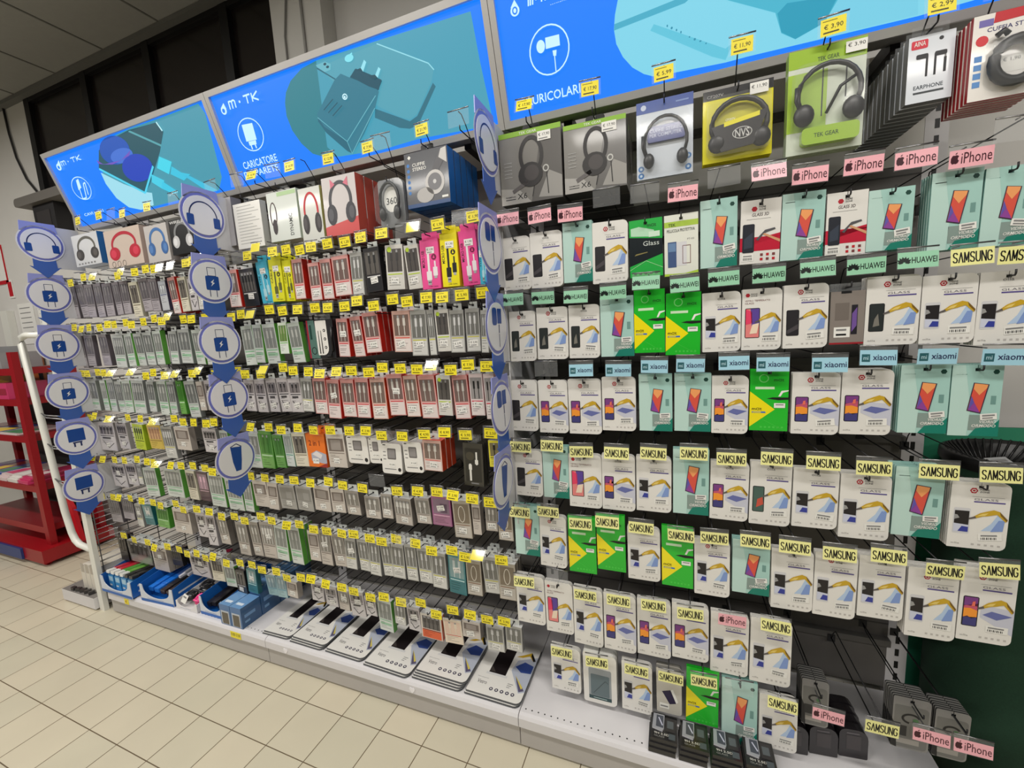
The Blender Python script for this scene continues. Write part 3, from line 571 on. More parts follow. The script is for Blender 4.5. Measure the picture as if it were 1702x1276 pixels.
def dark_glass_pack(w, h, opt):
    X, Z = U(w, h); g = MB(); g.prism(slotted(rrect(-w / 2, w / 2, -h, 0), 0), 0, 0.004, ink(14, 110, 30), gls(40, 170, 70)); y = -EPS
    g.flat([(X(0), Z(.80)), (X(1), Z(.62)), (X(1), Z(.36)), (X(0), Z(.29))], y, gls(22, 30, 34)); g.text('Glass', X(.42), X(.90), Z(.46), Z(.38), y - EPS, ink(200, 208, 204))
    g.flat([(X(.05), Z(.27)), (X(.8), Z(.32)), (X(.75), Z(.20)), (X(.3), Z(.12)), (X(.05), Z(.14))], y, ink(176, 216, 186)); g.text('mαt', X(.55), X(.82), Z(.14), Z(.09), y, ink(10, 60, 20), .02)
    g.flat([(X(.15), Z(.62)), (X(.55), Z(.58)), (X(.55), Z(.565)), (X(.2), Z(.59))], y - EPS, ink(130, 120, 70)); g.line([(X(0), Z(.87)), (X(.5), Z(.72)), (X(1), Z(.86))], .0012, y - EPS, ink(170, 226, 170))
    for k in range(5): g.rect(X(.12 + .16 * k), X(.12 + .16 * k + .09), Z(.96), Z(.92), y, ink(20, 90, 40))
    o = g.build('screen_protector_pack'); s = MB(); s.rect(-.016, .016, -.008, .008, 0, ink(200, 226, 205)); c = s.build('barcode_sticker', o); c.location = (X(.76), -3 * EPS, Z(.27)); return o
def film_pack(w, h, opt):
    X, Z = U(w, h); g = MB(); g.prism(slotted(rrect(-w / 2, w / 2, -h, 0), 0), 0, 0.004, ink(210, 210, 200), gls(224, 226, 216)); y = -EPS
    g.rect(X(0), X(1), Z(.20), Z(.11), y, ink(168, 198, 70)); g.flat([(X(0), Z(1)), (X(1), Z(1)), (X(1), Z(.93)), (X(.6), Z(.97)), (X(0), Z(.96))], y, ink(168, 200, 60)); g.text('TEK', X(.12), X(.34), Z(.19), Z(.14), y - EPS, ink(40, 60, 20), .02)
    g.text('PELLICOLA PROTETTIVA', X(.08), X(.90), Z(.285), Z(.235), y, ink(40, 44, 40), .02); g.text('PT-03', X(.68), X(.88), Z(.43), Z(.40), y, GREY)
    g.rect(X(.10), X(.36), Z(.86), Z(.44), y, ink(62, 84, 128)); g.rect(X(.36), X(.66), Z(.84), Z(.45), y, ink(210, 210, 214)); g.ring(X(.66), Z(.66), w * .17, h * .21, .002, y - EPS, ink(110, 50, 54), 4, math.pi / 4, math.pi * 2.25); g.rect(X(.12), X(.34), Z(.60), Z(.46), y - EPS, ink(100, 130, 170))
    return g.build('screen_protector_pack')
def red3d_pack(w, h, opt):
    X, Z = U(w, h); g = MB(); g.prism(slotted(rrect(-w / 2, w / 2, -h, 0), 0), 0, 0.004, ink(60, 58, 58), WHITE); y = -EPS
    g.rect(X(0), X(1), Z(.80), Z(.58), y, gls(190, 34, 58)); g.flat([(X(.3), Z(.62)), (X(1), Z(.54)), (X(1), Z(.60)), (X(.3), Z(.70))], y, gls(190, 34, 58)); g.disc(X(.34), Z(.14), w * .075, w * .075, y, ink(176, 30, 46), 6)
    g.text('PHONE', X(.45), X(.62), Z(.13), Z(.10), y, BLACK, .02); g.text('ZONE', X(.45), X(.62), Z(.165), Z(.14), y, BLACK, .02); g.text('GLASS 3D', X(.28), X(.70), Z(.255), Z(.205), y, ink(70, 56, 56), .01, .1); g.rect(X(.15), X(.75), Z(.30), Z(.295), y, GREY)
    g.flat(rrect(X(.06), X(.36), Z(.82), Z(.37), *[.004] * 4), y - EPS, ink(30, 34, 44)); g.flat([(X(.10), Z(.76)), (X(.32), Z(.74)), (X(.32), Z(.5)), (X(.10), Z(.6))], y - 2 * EPS, ink(52, 60, 74))
    g.flat([(X(.40), Z(.62)), (X(.46), Z(.64)), (X(.60), Z(.53)), (X(.88), Z(.48)), (X(.86), Z(.455)), (X(.62), Z(.48))], y - 2 * EPS, ink(80, 80, 84)); g.flat([(X(.56), Z(.545)), (X(.62), Z(.53)), (X(1), Z(.645)), (X(1), Z(.69))], y - 2 * EPS, ink(206, 152, 112))
    for k in range(3):
        for j in range(2): g.rect(X(.52 + .15 * k), X(.52 + .15 * k + .07), Z(.885 + .07 * j), Z(.845 + .07 * j), y - EPS, RED if (k + j) % 2 else ink(120, 60, 60))
    o = g.build('screen_protector_pack'); s = MB(); s.rect(-.015, .015, -.010, .010, 0, PAPER); s.rect(-.011, .011, .003, .006, -EPS, GREY)
    for k in range(7): s.rect(-.011 + k * .0034, -.0095 + k * .0034, -.007, 0, -EPS, BLACK)
    c = s.build('barcode_sticker', o); c.location = (X(.20), -2 * EPS, Z(.90)); return o
def case_box(w, h, opt):
    X, Z = U(w, h); g = MB(); g.box(-w / 2, w / 2, 0, .02, -h, -.022, ink(120, 112, 108), gls(134, 126, 120), ink(150, 146, 142)); y = -EPS
    g.prism(slotted(rrect(-w / 2, w / 2, -.023, 0), 0), .008, .010, CLEAR); g.rect(X(.62), X(.80), Z(.84), Z(.36), y, ink(30, 28, 36)); g.flat([(X(.64), Z(.8)), (X(.78), Z(.7)), (X(.78), Z(.4)), (X(.64), Z(.5))], y - EPS, ink(110, 80, 150))
    g.rect(X(.14), X(.55), Z(.60), Z(.32), y, ink(112, 104, 98)); g.rect(X(.3), X(.6), Z(.17), Z(.13), y, BLACK); g.rect(X(0), X(1), Z(1), Z(.97), y, ink(150, 30, 40))
    o = g.build('phone_case_box'); s = MB(); s.rect(-.018, .018, -.014, .014, 0, PAPER); s.rect(-.013, .010, .004, .009, -EPS, GREY); s.rect(-.013, .010, -.009, -.004, -EPS, BLACK); c = s.build('barcode_sticker', o); c.location = (X(.36), -EPS, Z(.80)); return o
def clear_case(w, h, opt):
    X, Z = U(w, h); g = MB(); g.prism(slotted(rrect(-w / 2, w / 2, -h, 0, .008, .02, .02, .008), 0), 0, .014, mat((214, 214, 208), 0.3), WHITE); y = -EPS
    g.flat(rrect(X(.16), X(.84), Z(.92), Z(.30), *[.006] * 4), y, ink(150, 156, 160)); g.flat(rrect(X(.22), X(.78), Z(.84), Z(.42), *[.004] * 4), y - EPS, ink(96, 112, 118)); g.rect(X(.16), X(.84), Z(.92), Z(.85), y - EPS, ink(40, 70, 74)); g.rect(X(.3), X(.7), Z(.895), Z(.88), y - 2 * EPS, ink(170, 190, 190))
    g.line([(X(.3), Z(.8)), (X(.66), Z(.52)), (X(.75), Z(.56))], .002, y - 2 * EPS, ink(60, 70, 76)); return g.build('phone_case_box')
def black_pack(w, h, opt):
    X, Z = U(w, h); g = MB(); g.prism(slotted(rrect(-w / 2, w / 2, -h, 0, .004, .012, .012, .004), 0), 0, .012, ink(120, 118, 112), gls(196, 192, 182)); y = -EPS
    g.flat([(X(.22), Z(.52)), (X(.52), Z(.78)), (X(.78), Z(.74)), (X(.56), Z(.46))], y, ink(44, 36, 66)); g.flat([(X(.56), Z(.46)), (X(.66), Z(.44)), (X(.86), Z(.70)), (X(.78), Z(.74))], y, PAPER); g.rect(X(.12), X(.5), Z(.9), Z(.78), y - EPS, PAPER); g.rect(X(.15), X(.45), Z(.86), Z(.83), y - 2 * EPS, GREY)
    return g.build('phone_case_box')
def small_dark(w, h, opt):
    X, Z = U(w, h); g = MB(); g.prism(slotted(rrect(-w / 2, w / 2, -h, 0, .005, .012, .012, .005), 0), 0, .004, ink(40, 40, 40), gls(128, 127, 124)); y = -EPS; g.flat(rrect(X(.05), X(.95), Z(.97), Z(.16), .004, .010, .010, .004), y, gls(104, 104, 101)); y -= EPS; g.flat([(X(0), Z(.45)), (X(.12), Z(.6)), (X(.16), Z(1)), (X(0), Z(.97))], y, BLACK)
    g.ring(X(.5), Z(.40), w * .26, w * .20, .006, y, BLACK, 16, .3, 4.5); g.rect(X(.1), X(.4), Z(.75), Z(.55), y, ink(40, 40, 40)); g.rect(X(.14), X(.75), Z(.90), Z(.80), y, ink(150, 146, 140)); g.rect(X(.5), X(.9), Z(.7), Z(.52), y, ink(110, 112, 104)); g.disc(X(.62), Z(.42), w * .08, w * .08, y - EPS, ink(70, 110, 70), 10)
    return g.build('charger_pack')

# hanging boxes with a window, of the left and middle bays
# name, look, body, side, window, lower panel, accent, depth, cable colour
SCH = {
 'wr': ('cable_box', 'red and white cable box with clear window', (206, 150, 146), (188, 40, 30), (112, 92, 88), (220, 208, 206), (200, 50, 60), .030, (190, 186, 180)),
 'wo': ('cable_box', 'white fronted cable box with orange red sides', (206, 168, 156), (196, 62, 28), (116, 98, 90), (222, 212, 208), (206, 70, 50), .034, (200, 194, 186)),
 'wp': ('cable_box', 'white and pink cable box holding black plugs', (216, 200, 200), (190, 150, 150), (150, 146, 146), (224, 214, 214), (206, 60, 80), .022, (20, 20, 22)),
 'wk': ('cable_box', 'black and white cable box', (52, 50, 52), (26, 26, 28), (92, 88, 84), (40, 40, 42), (200, 200, 200), .028, (24, 24, 24)),
 'wg': ('cable_box', 'clear cable box with green sides', (184, 192, 186), (92, 158, 66), (122, 126, 122), (208, 214, 209), (120, 176, 136), .024, (176, 178, 174)),
 'wh': ('cable_box', 'clear cable box with pale label and dark window', (172, 176, 174), (128, 132, 130), (108, 111, 110), (202, 206, 204), (150, 170, 156), .022, (164, 166, 164)),
 'gg': ('cable_box', 'wide white and green cable box', (210, 222, 206), (96, 164, 60), (96, 130, 60), (220, 228, 220), (96, 170, 60), .024, (150, 160, 120)),
 'gr': ('cable_box', 'bright green fronted cable box', (94, 150, 70), (70, 140, 44), (66, 122, 46), (112, 168, 86), (196, 220, 190), .024, (60, 110, 40)),
 'ww': ('cable_box', 'white cable box with lime green dot', (214, 212, 206), (176, 172, 168), (86, 82, 80), (208, 206, 200), (176, 200, 60), .022, (60, 58, 58)),
 'wc': ('cable_box', 'clear grey cable box with white lower panel', (166, 166, 162), (132, 132, 130), (112, 112, 108), (204, 204, 200), (190, 186, 80), .022, (200, 200, 200)),
 'ws': ('cable_box', 'silvery white cable box with black print', (186, 180, 182), (150, 146, 148), (120, 114, 116), (196, 192, 194), (40, 40, 42), .022, (40, 38, 40)),
 'wb': ('charger_box', 'off white boxed charger with small dark window', (198, 190, 182), (160, 152, 144), (112, 100, 94), (196, 188, 180), (130, 120, 112), .030, (150, 142, 136)),
 'wy': ('cable_box', 'beige cable box with looped white cable', (170, 162, 148), (132, 122, 110), (120, 108, 92), (190, 184, 176), (130, 100, 76), .022, (214, 208, 196)),
 'wt': ('cable_box', 'pale green white cable box with teal stripe', (202, 214, 208), (100, 150, 130), (150, 160, 156), (212, 220, 216), (60, 140, 120), .022, (180, 182, 180)),
 'cr': ('cable_box', 'cream cable box with dark window', (212, 208, 188), (176, 172, 152), (110, 104, 96), (216, 210, 192), (120, 110, 90), .024, (60, 56, 54)),
 'ck': ('cable_box', 'silver foil cable pouch with dark edge', (170, 174, 182), (50, 56, 76), (150, 154, 160), (190, 192, 198), (60, 70, 110), .016, (220, 222, 226)),
 'dk': ('cable_box', 'grey smoky clear cable box with grey label', (128, 122, 126), (92, 86, 92), (92, 88, 92), (168, 162, 168), (80, 76, 80), .022, (130, 126, 128)),
 'cl': ('cable_box', 'crinkled clear cable box with beige base', (156, 150, 144), (120, 114, 108), (124, 120, 114), (190, 182, 174), (120, 110, 104), .028, (206, 204, 200)),
 'dg': ('charger_box', 'clear grey charger box with slanted top', (160, 158, 154), (120, 118, 114), (132, 130, 126), (164, 162, 158), (140, 138, 134), .040, (150, 148, 144)),
 'bw': ('cable_box', 'wide black blister with white printed card', (40, 42, 42), (150, 30, 50), (60, 90, 82), (50, 52, 52), (220, 220, 220), .024, (20, 22, 24)),
 'mg': ('charger_box', 'magenta pink charger box', (156, 92, 136), (120, 50, 100), (128, 104, 124), (160, 110, 140), (220, 180, 200), .030, (90, 70, 90)),
 'tl': ('cable_box', 'dark teal cable box', (60, 124, 130), (30, 92, 102), (120, 150, 152), (48, 112, 120), (190, 220, 220), .024, (190, 200, 200)),
 'tb': ('cable_box', 'pale blue clear cable box', (130, 162, 172), (50, 96, 122), (118, 142, 150), (150, 182, 188), (80, 130, 150), .026, (176, 190, 194)),
 'pu': ('cable_box', 'dark purple brown cable box with pink cable', (82, 62, 70), (60, 44, 52), (150, 122, 136), (88, 68, 76), (190, 160, 170), .024, (220, 180, 196)),
 'bk': ('cable_box', 'long black cable pouch', (38, 34, 34), (24, 22, 22), (52, 46, 44), (44, 40, 40), (100, 96, 94), .020, (20, 20, 20)),
 'bg': ('cable_box', 'crinkled clear bag of black cable', (96, 94, 92), (60, 58, 58), (44, 42, 42), (150, 148, 144), (70, 68, 66), .030, (22, 22, 22)),
 'yl': ('charger_card', 'lime yellow charger card box', (190, 206, 50), (150, 176, 40), (176, 196, 60), (190, 206, 50), (40, 50, 20), .030, (30, 34, 20)),
 'yo': ('charger_card', 'golden yellow charger card box', (206, 180, 80), (176, 150, 60), (200, 160, 120), (206, 180, 80), (120, 90, 60), .030, (160, 120, 90)),
 'yb': ('charger_card', 'yellow and black charger card half behind badge', (226, 216, 50), (40, 40, 30), (120, 110, 70), (214, 204, 60), (20, 20, 20), .012, (20, 20, 20)),
 'ot': ('charger_box', 'white charger box with orange base', (206, 200, 190), (200, 90, 50), (96, 92, 90), (216, 92, 46), (60, 56, 54), .026, (70, 66, 64)),
 'pc': ('charger_card', 'small white card with red print on lowest row', (226, 212, 192), (200, 190, 176), (224, 196, 176), (226, 212, 192), (200, 70, 60), .006, (226, 212, 192)),
}
def win_box(code, w, h, opt):
    nm, look, body, side, win, low, acc, dep, cab = SCH[code]; X, Z = U(w, h); rnd = random.Random(hash((code, round(w, 3), round(h, 3), opt)) & 0xffff)
    g = MB(); B = gls(*body); SD = gls(*side); y = -EPS
    slant = .45 if code == 'dg' else 0
    g.box(-w / 2, w / 2, 0, dep, -h, 0, SD, B, SD, mat((206, 206, 204), 0.25, coat=.4) if code not in ('wr', 'wo', 'bk', 'wk') else gls(min(255, side[0] + 20), side[1], side[2]))
    v0, v1 = (.09, .60) if code not in ('wb',) else (.14, .52)
    if code in ('ws', 'ck'): v0, v1 = .12, .42
    g.rect(X(.08), X(.92), Z(v1), Z(v0), y, gls(*win))
    CB = ink(*cab)
    if code in ('wy',):
        g.ring(X(.5), Z(.36), w * .20, h * .22, .003, y - EPS, CB, 18)
    elif code == 'wb': g.flat(rrect(X(.22), X(.78), Z(.48), Z(.18), *[.004] * 4), y - EPS, CB)
    elif code in ('mg', 'dg'): g.rect(X(.45), X(.8), Z(.55), Z(.25), y - EPS, CB)
    else:
        for k in range(2 if w < .09 else 4):
            c = .34 + .32 * k if w < .09 else .2 + .2 * k
            g.rect(X(c - .07), X(c + .07), Z(v0 + (v1 - v0) * .52), Z(v0 + (v1 - v0) * .16), y - EPS, CB); g.rect(X(c - .025), X(c + .025), Z(v1 - .01), Z(v0 + (v1 - v0) * .5), y - 2 * EPS, CB)
            g.rect(X(c - .05), X(c + .05), Z(v0 + (v1 - v0) * .16), Z(v0 + (v1 - v0) * .04), y - EPS, ink(150, 150, 152))
    g.rect(X(.05), X(.95), Z(.98), Z(v1 + .03), y, gls(*low)); A = ink(*acc)
    g.rect(X(.08), X(.92), Z(v1 + .065), Z(v1 + .04), y - EPS, A)
    if code == 'ww': g.disc(X(.24), Z(.10), w * .13, w * .13, y - 2 * EPS, ink(178, 204, 60), 12)
    if code == 'ws':
        g.line([(X(.2), Z(.66)), (X(.5), Z(.90)), (X(.86), Z(.72))], .003, y - 2 * EPS, BLACK); g.rect(X(.2), X(.7), Z(.58), Z(.52), y - 2 * EPS, ink(60, 58, 60))
    for k in range(4):
        vv = v1 + .10 + k * .06 + rnd.uniform(0, .02)
        if vv < .95: g.rect(X(.12), X(.12 + rnd.uniform(.2, .7)), Z(vv + .012), Z(vv), y - EPS, ink(*[int(c * .62) for c in low]))
    if code in ('wg', 'wh'): g.rect(X(.10), X(.90), Z(.80), Z(.72), y - EPS, ink(150, 190, 160))
    o = g.build(nm)
    if code not in ('yb', 'pc'):
        t = MB(); t.prism(slotted(rrect(-w * .32, w * .32, .0002, .024, .003, .003), .024), dep * .5, dep * .5 + .0012, mat((206, 210, 208), 0.3) if code != 'bk' else CLEAR); t.build('hang_tab', o)
    else:
        t = MB(); t.prism(slotted(rrect(-.012, .012, .0002, .024), .024), .002, .003, CLEAR); t.build('hang_tab', o)
    if code in ('wr', 'wo', 'ws', 'wp', 'wk', 'ww', 'wc', 'cl', 'mg', 'wy', 'wb', 'tl', 'dg') and w > .035:
        s = MB(); sw = min(.017, w * .34); s.rect(-sw, sw, -.012, .012, 0, PAPER); s.text(rnd.choice(['€ 1,90', '€ 2,90', '€ 3,90', '€ 5,90']), -sw * .8, sw * .8, -.002, .007, -EPS, BLACK); s.rect(-sw * .8, sw * .6, -.009, -.006, -EPS, GREY)
        c = s.build('price_sticker', o); c.location = (X(.5 + rnd.uniform(-.06, .06)), -4 * EPS, Z(rnd.choice([.40, .74, .80, .80]))); c.rotation_euler = (0, rnd.uniform(-.25, .12), 0)
    return o
def cable_card(body, txt, looks, plug):
    def f(w, h, opt):
        X, Z = U(w, h); g = MB(); B = gls(*body); g.box(-w / 2, w / 2, 0, .022, -h, 0, B); y = -EPS; D = ink(30, 20, 30); P = ink(*plug)
        vs, fs = glyphs(txt, .01)
        g.add([(X(.06) + (X(.22) - X(.06)) * (1 - b), y, Z(.56) + (Z(.22) - Z(.56)) * a) for a, b in vs], fs, D)
        g.rect(X(.36), X(.48), Z(.72), Z(.22), y, P); g.flat(rrect(X(.28), X(.56), Z(.82), Z(.64), *[.003] * 4), y - EPS, P); g.rect(X(.32), X(.52), Z(.92), Z(.82), y - EPS, ink(170, 170, 172)); g.rect(X(.36), X(.41), Z(.88), Z(.85), y - 2 * EPS, BLACK); g.rect(X(.44), X(.49), Z(.88), Z(.85), y - 2 * EPS, BLACK)
        g.rect(X(.72), X(.80), Z(.66), Z(.44), y, P); g.flat(rrect(X(.64), X(.88), Z(.74), Z(.56), *[.002] * 4), y - EPS, P); g.rect(X(.68), X(.84), Z(.79), Z(.74), y - EPS, ink(170, 170, 172)); g.disc(X(.72), Z(.36), w * .14, w * .14, y, ink(110, 20, 60) if body[0] > 200 and body[1] < 120 else D, 14); g.flat([(X(.66), Z(.385)), (X(.78), Z(.385)), (X(.72), Z(.32))], y - EPS, B)
        g.text('USB Cable', X(.35), X(.85), Z(.965), Z(.94), y, D)
        o = g.build('cable_box'); t = MB(); t.prism(slotted(rrect(-w * .42, w * .42, .0002, .026, .003, .003), .026), .010, .0115, B); t.build('hang_tab', o)
        s = MB(); s.rect(-.017, .017, -.012, .012, 0, PAPER); s.text('€ 1,90', -.013, .013, -.002, .007, -EPS, BLACK); s.rect(-.013, .008, -.009, -.006, -EPS, GREY); c = s.build('price_sticker', o); c.location = (X(.55), -3 * EPS, Z(.22)); return o
    return f
def wide_card(w, h, opt):
    X, Z = U(w, h); g = MB(); g.box(-w / 2, w / 2, 0, .022, -h, 0, gls(30, 30, 32), gls(44, 44, 46)); y = -EPS
    g.flat([(X(.0), Z(1)), (X(.40), Z(1)), (X(.30), Z(0)), (X(0), Z(0))], y, gls(84, 116, 108)); g.rect(X(.10), X(.18), Z(.5), Z(.12), y - EPS, ink(24, 60, 52)); g.ring(X(.2), Z(.8), w * .10, h * .10, .003, y - EPS, BLACK, 14)
    g.flat(rrect(X(.34), X(.76), Z(.92), Z(.02), .004, .004, .03, .004), y - EPS, WHITE)
    for u in (.42, .52): g.flat([(X(u - .01), Z(.88)), (X(u + .03), Z(.88)), (X(u + .02), Z(.28)), (X(u), Z(.28))], y - 2 * EPS, BLACK)
    for k in range(3): g.disc(X(.66), Z(.28 + k * .22), w * .045, w * .045, y - 2 * EPS, BLACK, 12); g.disc(X(.66), Z(.28 + k * .22), w * .02, w * .02, y - 3 * EPS, PAPER, 8)
    g.rect(X(-.0), X(.06), Z(1), Z(0), y - EPS, ink(150, 30, 50))
    o = g.build('cable_box'); t = MB(); t.prism(slotted(rrect(-.03, .03, .0002, .024, .003, .003), .024), .010, .0115, CLEAR); t.build('hang_tab', o)
    c = MB(); c.tube([(X(.70), -.002, Z(.96)), (X(.86), -.006, Z(.95)), (X(.95), -.006, Z(.8)), (X(.94), -.006, Z(.5)), (X(.97), -.004, Z(.2))], .005, BLACK, 6); c.build('cable', o); return o
def device_blister(w, h, opt):
    X, Z = U(w, h); g = MB(); r = .012; g.prism(rrect(-w / 2, w / 2, -h, 0, r, r, r, r), 0, .034, mat((196, 194, 190), .3), WHITE); y = -EPS
    g.flat(rrect(X(.30), X(.72), Z(.52), Z(.16), *[.004] * 4), y, ink(100, 96, 96)); g.flat(rrect(X(.34), X(.68), Z(.48), Z(.20), *[.003] * 4), y - EPS, ink(140, 136, 136)); g.disc(X(.86), Z(.85), w * .08, w * .09, y, ink(34, 32, 34), 8); g.rect(X(.08), X(.22), Z(.07), Z(.04), y, BLACK)
    for k in range(3): g.rect(X(.08), X(.22), Z(.30 + k * .12), Z(.27 + k * .12), y, GREY)
    g.rect(X(.12), X(.7), Z(.86), Z(.83), y, GREY)
    o = g.build('charger_box'); t = MB(); t.prism(slotted(rrect(-.018, .018, .0002, .024, .003, .003), .024), .012, .0135, CLEAR); t.build('hang_tab', o)
    s = MB(); s.rect(-.015, .015, -.009, .009, 0, PAPER); s.text('€ 5,90', -.012, .012, -.003, .005, -EPS, BLACK); c = s.build('price_sticker', o); c.location = (X(.5), -3 * EPS, Z(.70)); return o
def orange_box(w, h, opt):
    X, Z = U(w, h); g = MB(); O = gls(226, 112, 24); g.box(-w / 2, w / 2, 0, .035, -h, 0, gls(206, 92, 24), O); y = -EPS
    g.text('2 in 1', X(.14), X(.72), Z(.36), Z(.20), y, ink(90, 20, 20), .02); g.flat([(X(.2), Z(.82)), (X(1), Z(.9)), (X(1), Z(.6)), (X(.5), Z(.5)), (X(.2), Z(.6))], y, ink(170, 172, 186)); g.flat([(X(.25), Z(.62)), (X(.7), Z(.75)), (X(.8), Z(.62)), (X(.5), Z(.52))], y - EPS, ink(220, 214, 214)); g.flat([(X(.5), Z(1)), (X(1), Z(1)), (X(1), Z(.86))], y, ink(150, 40, 30))
    o = g.build('charger_box'); t = MB(); t.prism(slotted(rrect(-.03, .03, .0002, .026, .004, .004), .026), .012, .0135, O); t.build('hang_tab', o)
    s = MB(); s.rect(-.018, .018, -.012, .012, 0, PAPER); s.text('€ 2,90', -.014, .014, -.003, .006, -EPS, BLACK); c = s.build('price_sticker', o); c.location = (X(.42), -3 * EPS, Z(.82)); return o
def black_cable(w, h, opt):
    X, Z = U(w, h); g = MB(); g.box(-w / 2, w / 2, .004, .014, -h, 0, ink(40, 40, 34), gls(58, 56, 48)); y = .004 - EPS; P = ink(220, 218, 210)
    g.flat(rrect(X(.10), X(.9), Z(.9), Z(.12), *[.004] * 4), y, ink(44, 42, 36)); g.disc(X(.36), Z(.30), w * .22, h * .1, y - EPS, ink(66, 62, 50), 14); g.rect(X(.64), X(.72), Z(.5), Z(.2), y - EPS, P); g.rect(X(.60), X(.76), Z(.48), Z(.38), y - 2 * EPS, P); g.rect(X(.30), X(.40), Z(.88), Z(.48), y - EPS, P); g.rect(X(.27), X(.43), Z(.62), Z(.50), y - 2 * EPS, P); g.rect(X(.36), X(.75), Z(.95), Z(.92), y - EPS, GREY)
    o = g.build('cable_box'); t = MB(); t.prism(slotted(rrect(-.02, .02, .0002, .024), .024), .006, .0075, CLEAR); t.build('hang_tab', o); return o

# ---- headsets
def headset(g, cx, cz, w, h, m, cup, y=-.012, mic=None, t=.006, cw=.24):
    pts = []
    for i in range(15):
        a = math.radians(205 - 230 * i / 14.0)
        pts.append((cx + w * .46 * math.cos(a), y, cz + h * .46 * math.sin(a) + h * .02))
    g.tube(pts, t, m, 7)
    for sx in (-1, 1):
        g.ball((cx + sx * w * .36, y - .002, cz - h * .30), (w * cw * .62, .012, h * cw * .72), cup, 12, 8)
    if mic: g.tube([(cx - w * .40, y - .004, cz - h * .30), (cx - w * .50, y - .006, cz - h * .05), (cx - w * .48, y - .006, cz + h * .16)], [.003, .003, .006], mic, 6)
def x6_box(w, h, opt):
    X, Z = U(w, h); g = MB(); g.box(-w / 2, w / 2, 0, .085, -h, 0, ink(70, 70, 68), gls(128, 126, 122), gls(112, 108, 106), gls(130, 170, 60)); y = -EPS
    g.flat([(X(.5), Z(1)), (X(1), Z(1)), (X(1), Z(0)), (X(.7), Z(0))], y, gls(98, 96, 94)); g.flat([(X(.62), Z(.95)), (X(1), Z(.98)), (X(1), Z(.7)), (X(.8), Z(.6))], y - EPS, ink(150, 148, 144)); g.rect(X(0), X(1), Z(.07), Z(0), y - EPS, ink(134, 180, 50)); g.flat([(X(0), Z(1)), (X(.5), Z(1)), (X(.3), Z(.8)), (X(0), Z(.76))], y - EPS, gls(168, 166, 162))
    g.text('TEK GEAR', X(.34), X(.62), Z(.055), Z(.02), y - 2 * EPS, PAPER); g.text('GAMING', X(.07), X(.24), Z(.905), Z(.885), y - 2 * EPS, BLACK, .03); g.rect(X(.07), X(.24), Z(.935), Z(.925), y - 2 * EPS, BLACK); g.text('X6', X(.27), X(.43), Z(.94), Z(.86), y - 2 * EPS, BLACK)
    for k in range(5): g.rect(X(.07), X(.2), Z(.42 + k * .05), Z(.41 + k * .05), y - 2 * EPS, ink(170, 170, 168))
    D = ink(44, 42, 42); y2 = y - 3 * EPS
    g.ring(X(.52), Z(.36), w * .20, h * .27, w * .06, y2, D, 26); g.disc(X(.50), Z(.62), w * .20, h * .17, y2 - EPS, D, 18); g.disc(X(.52), Z(.60), w * .12, h * .11, y2 - 2 * EPS, ink(70, 66, 66), 16); g.line([(X(.44), Z(.72)), (X(.20), Z(.83))], .012, y2 - EPS, ink(96, 92, 92)); g.line([(X(.56), Z(.76)), (X(.52), Z(.93))], .003, y2, D)
    g.line([(X(.76), Z(.62)), (X(.78), Z(.92))], .003, y2, D); g.ring(X(.75), Z(.57), w * .05, h * .05, .004, y2, ink(190, 190, 186), 12)
    o = g.build('headset_box'); t = MB(); t.prism(slotted(rrect(-.03, .03, .0002, .026, .008, .008), .026), .030, .032, BLACK); t.build('hang_tab', o)
    s = MB(); s.rect(-.022, .022, -.014, .014, 0, PAPER); s.text('€ 17,90', -.018, .018, -.002, .008, -EPS, BLACK); s.rect(-.018, .012, -.010, -.007, -EPS, GREY); c = s.build('price_sticker', o); c.location = (X(.74), -6 * EPS, Z(.13)); return o
def cu_blister(w, h, opt):
    X, Z = U(w, h); g = MB(); g.prism(slotted(rrect(-w / 2, w / 2, -h, 0), 0), 0, .003, ink(150, 160, 180), gls(196, 204, 214)); y = -EPS; BL = gls(52, 78, 150)
    g.rect(X(0), X(1), Z(.15), Z(0), y, BL); g.flat(rrect(X(.20), X(.86), Z(.55), Z(.35), *[.006] * 4), -.010, gls(38, 52, 124)); g.text('CUFFIE STEREO', X(.24), X(.82), Z(.43), Z(.385), -.0104, ink(210, 216, 236), .01); g.text('PER COMPUTER', X(.24), X(.80), Z(.49), Z(.445), -.0104, ink(210, 216, 236), .01); g.disc(X(.13), Z(.075), w * .05, w * .05, y - EPS, ink(190, 200, 220), 12); g.rect(X(.70), X(.92), Z(.085), Z(.065), y - EPS, ink(120, 140, 190))
    for u, v in ((.08, .86), (.08, .97), (.92, .78), (.92, .92)): g.disc(X(u), Z(min(v, .95)), w * .055, w * .055, y, ink(70, 120, 180), 12); g.disc(X(u), Z(min(v, .95)), w * .025, w * .025, y - EPS, ink(190, 210, 230), 8)
    o = g.build('headset_blister'); b = MB(); headset(b, X(.52), Z(.58), w * .82, h * .70, BLACK, ink(28, 28, 30), -.012, BLACK, .0045, .20); b.build('headset', o)
    c = MB(); c.prism(rrect(X(.06), X(.94), Z(.96), Z(.20), *[.02] * 4), -.028, -.002, BLIS); c.build('clear_bubble', o); return o
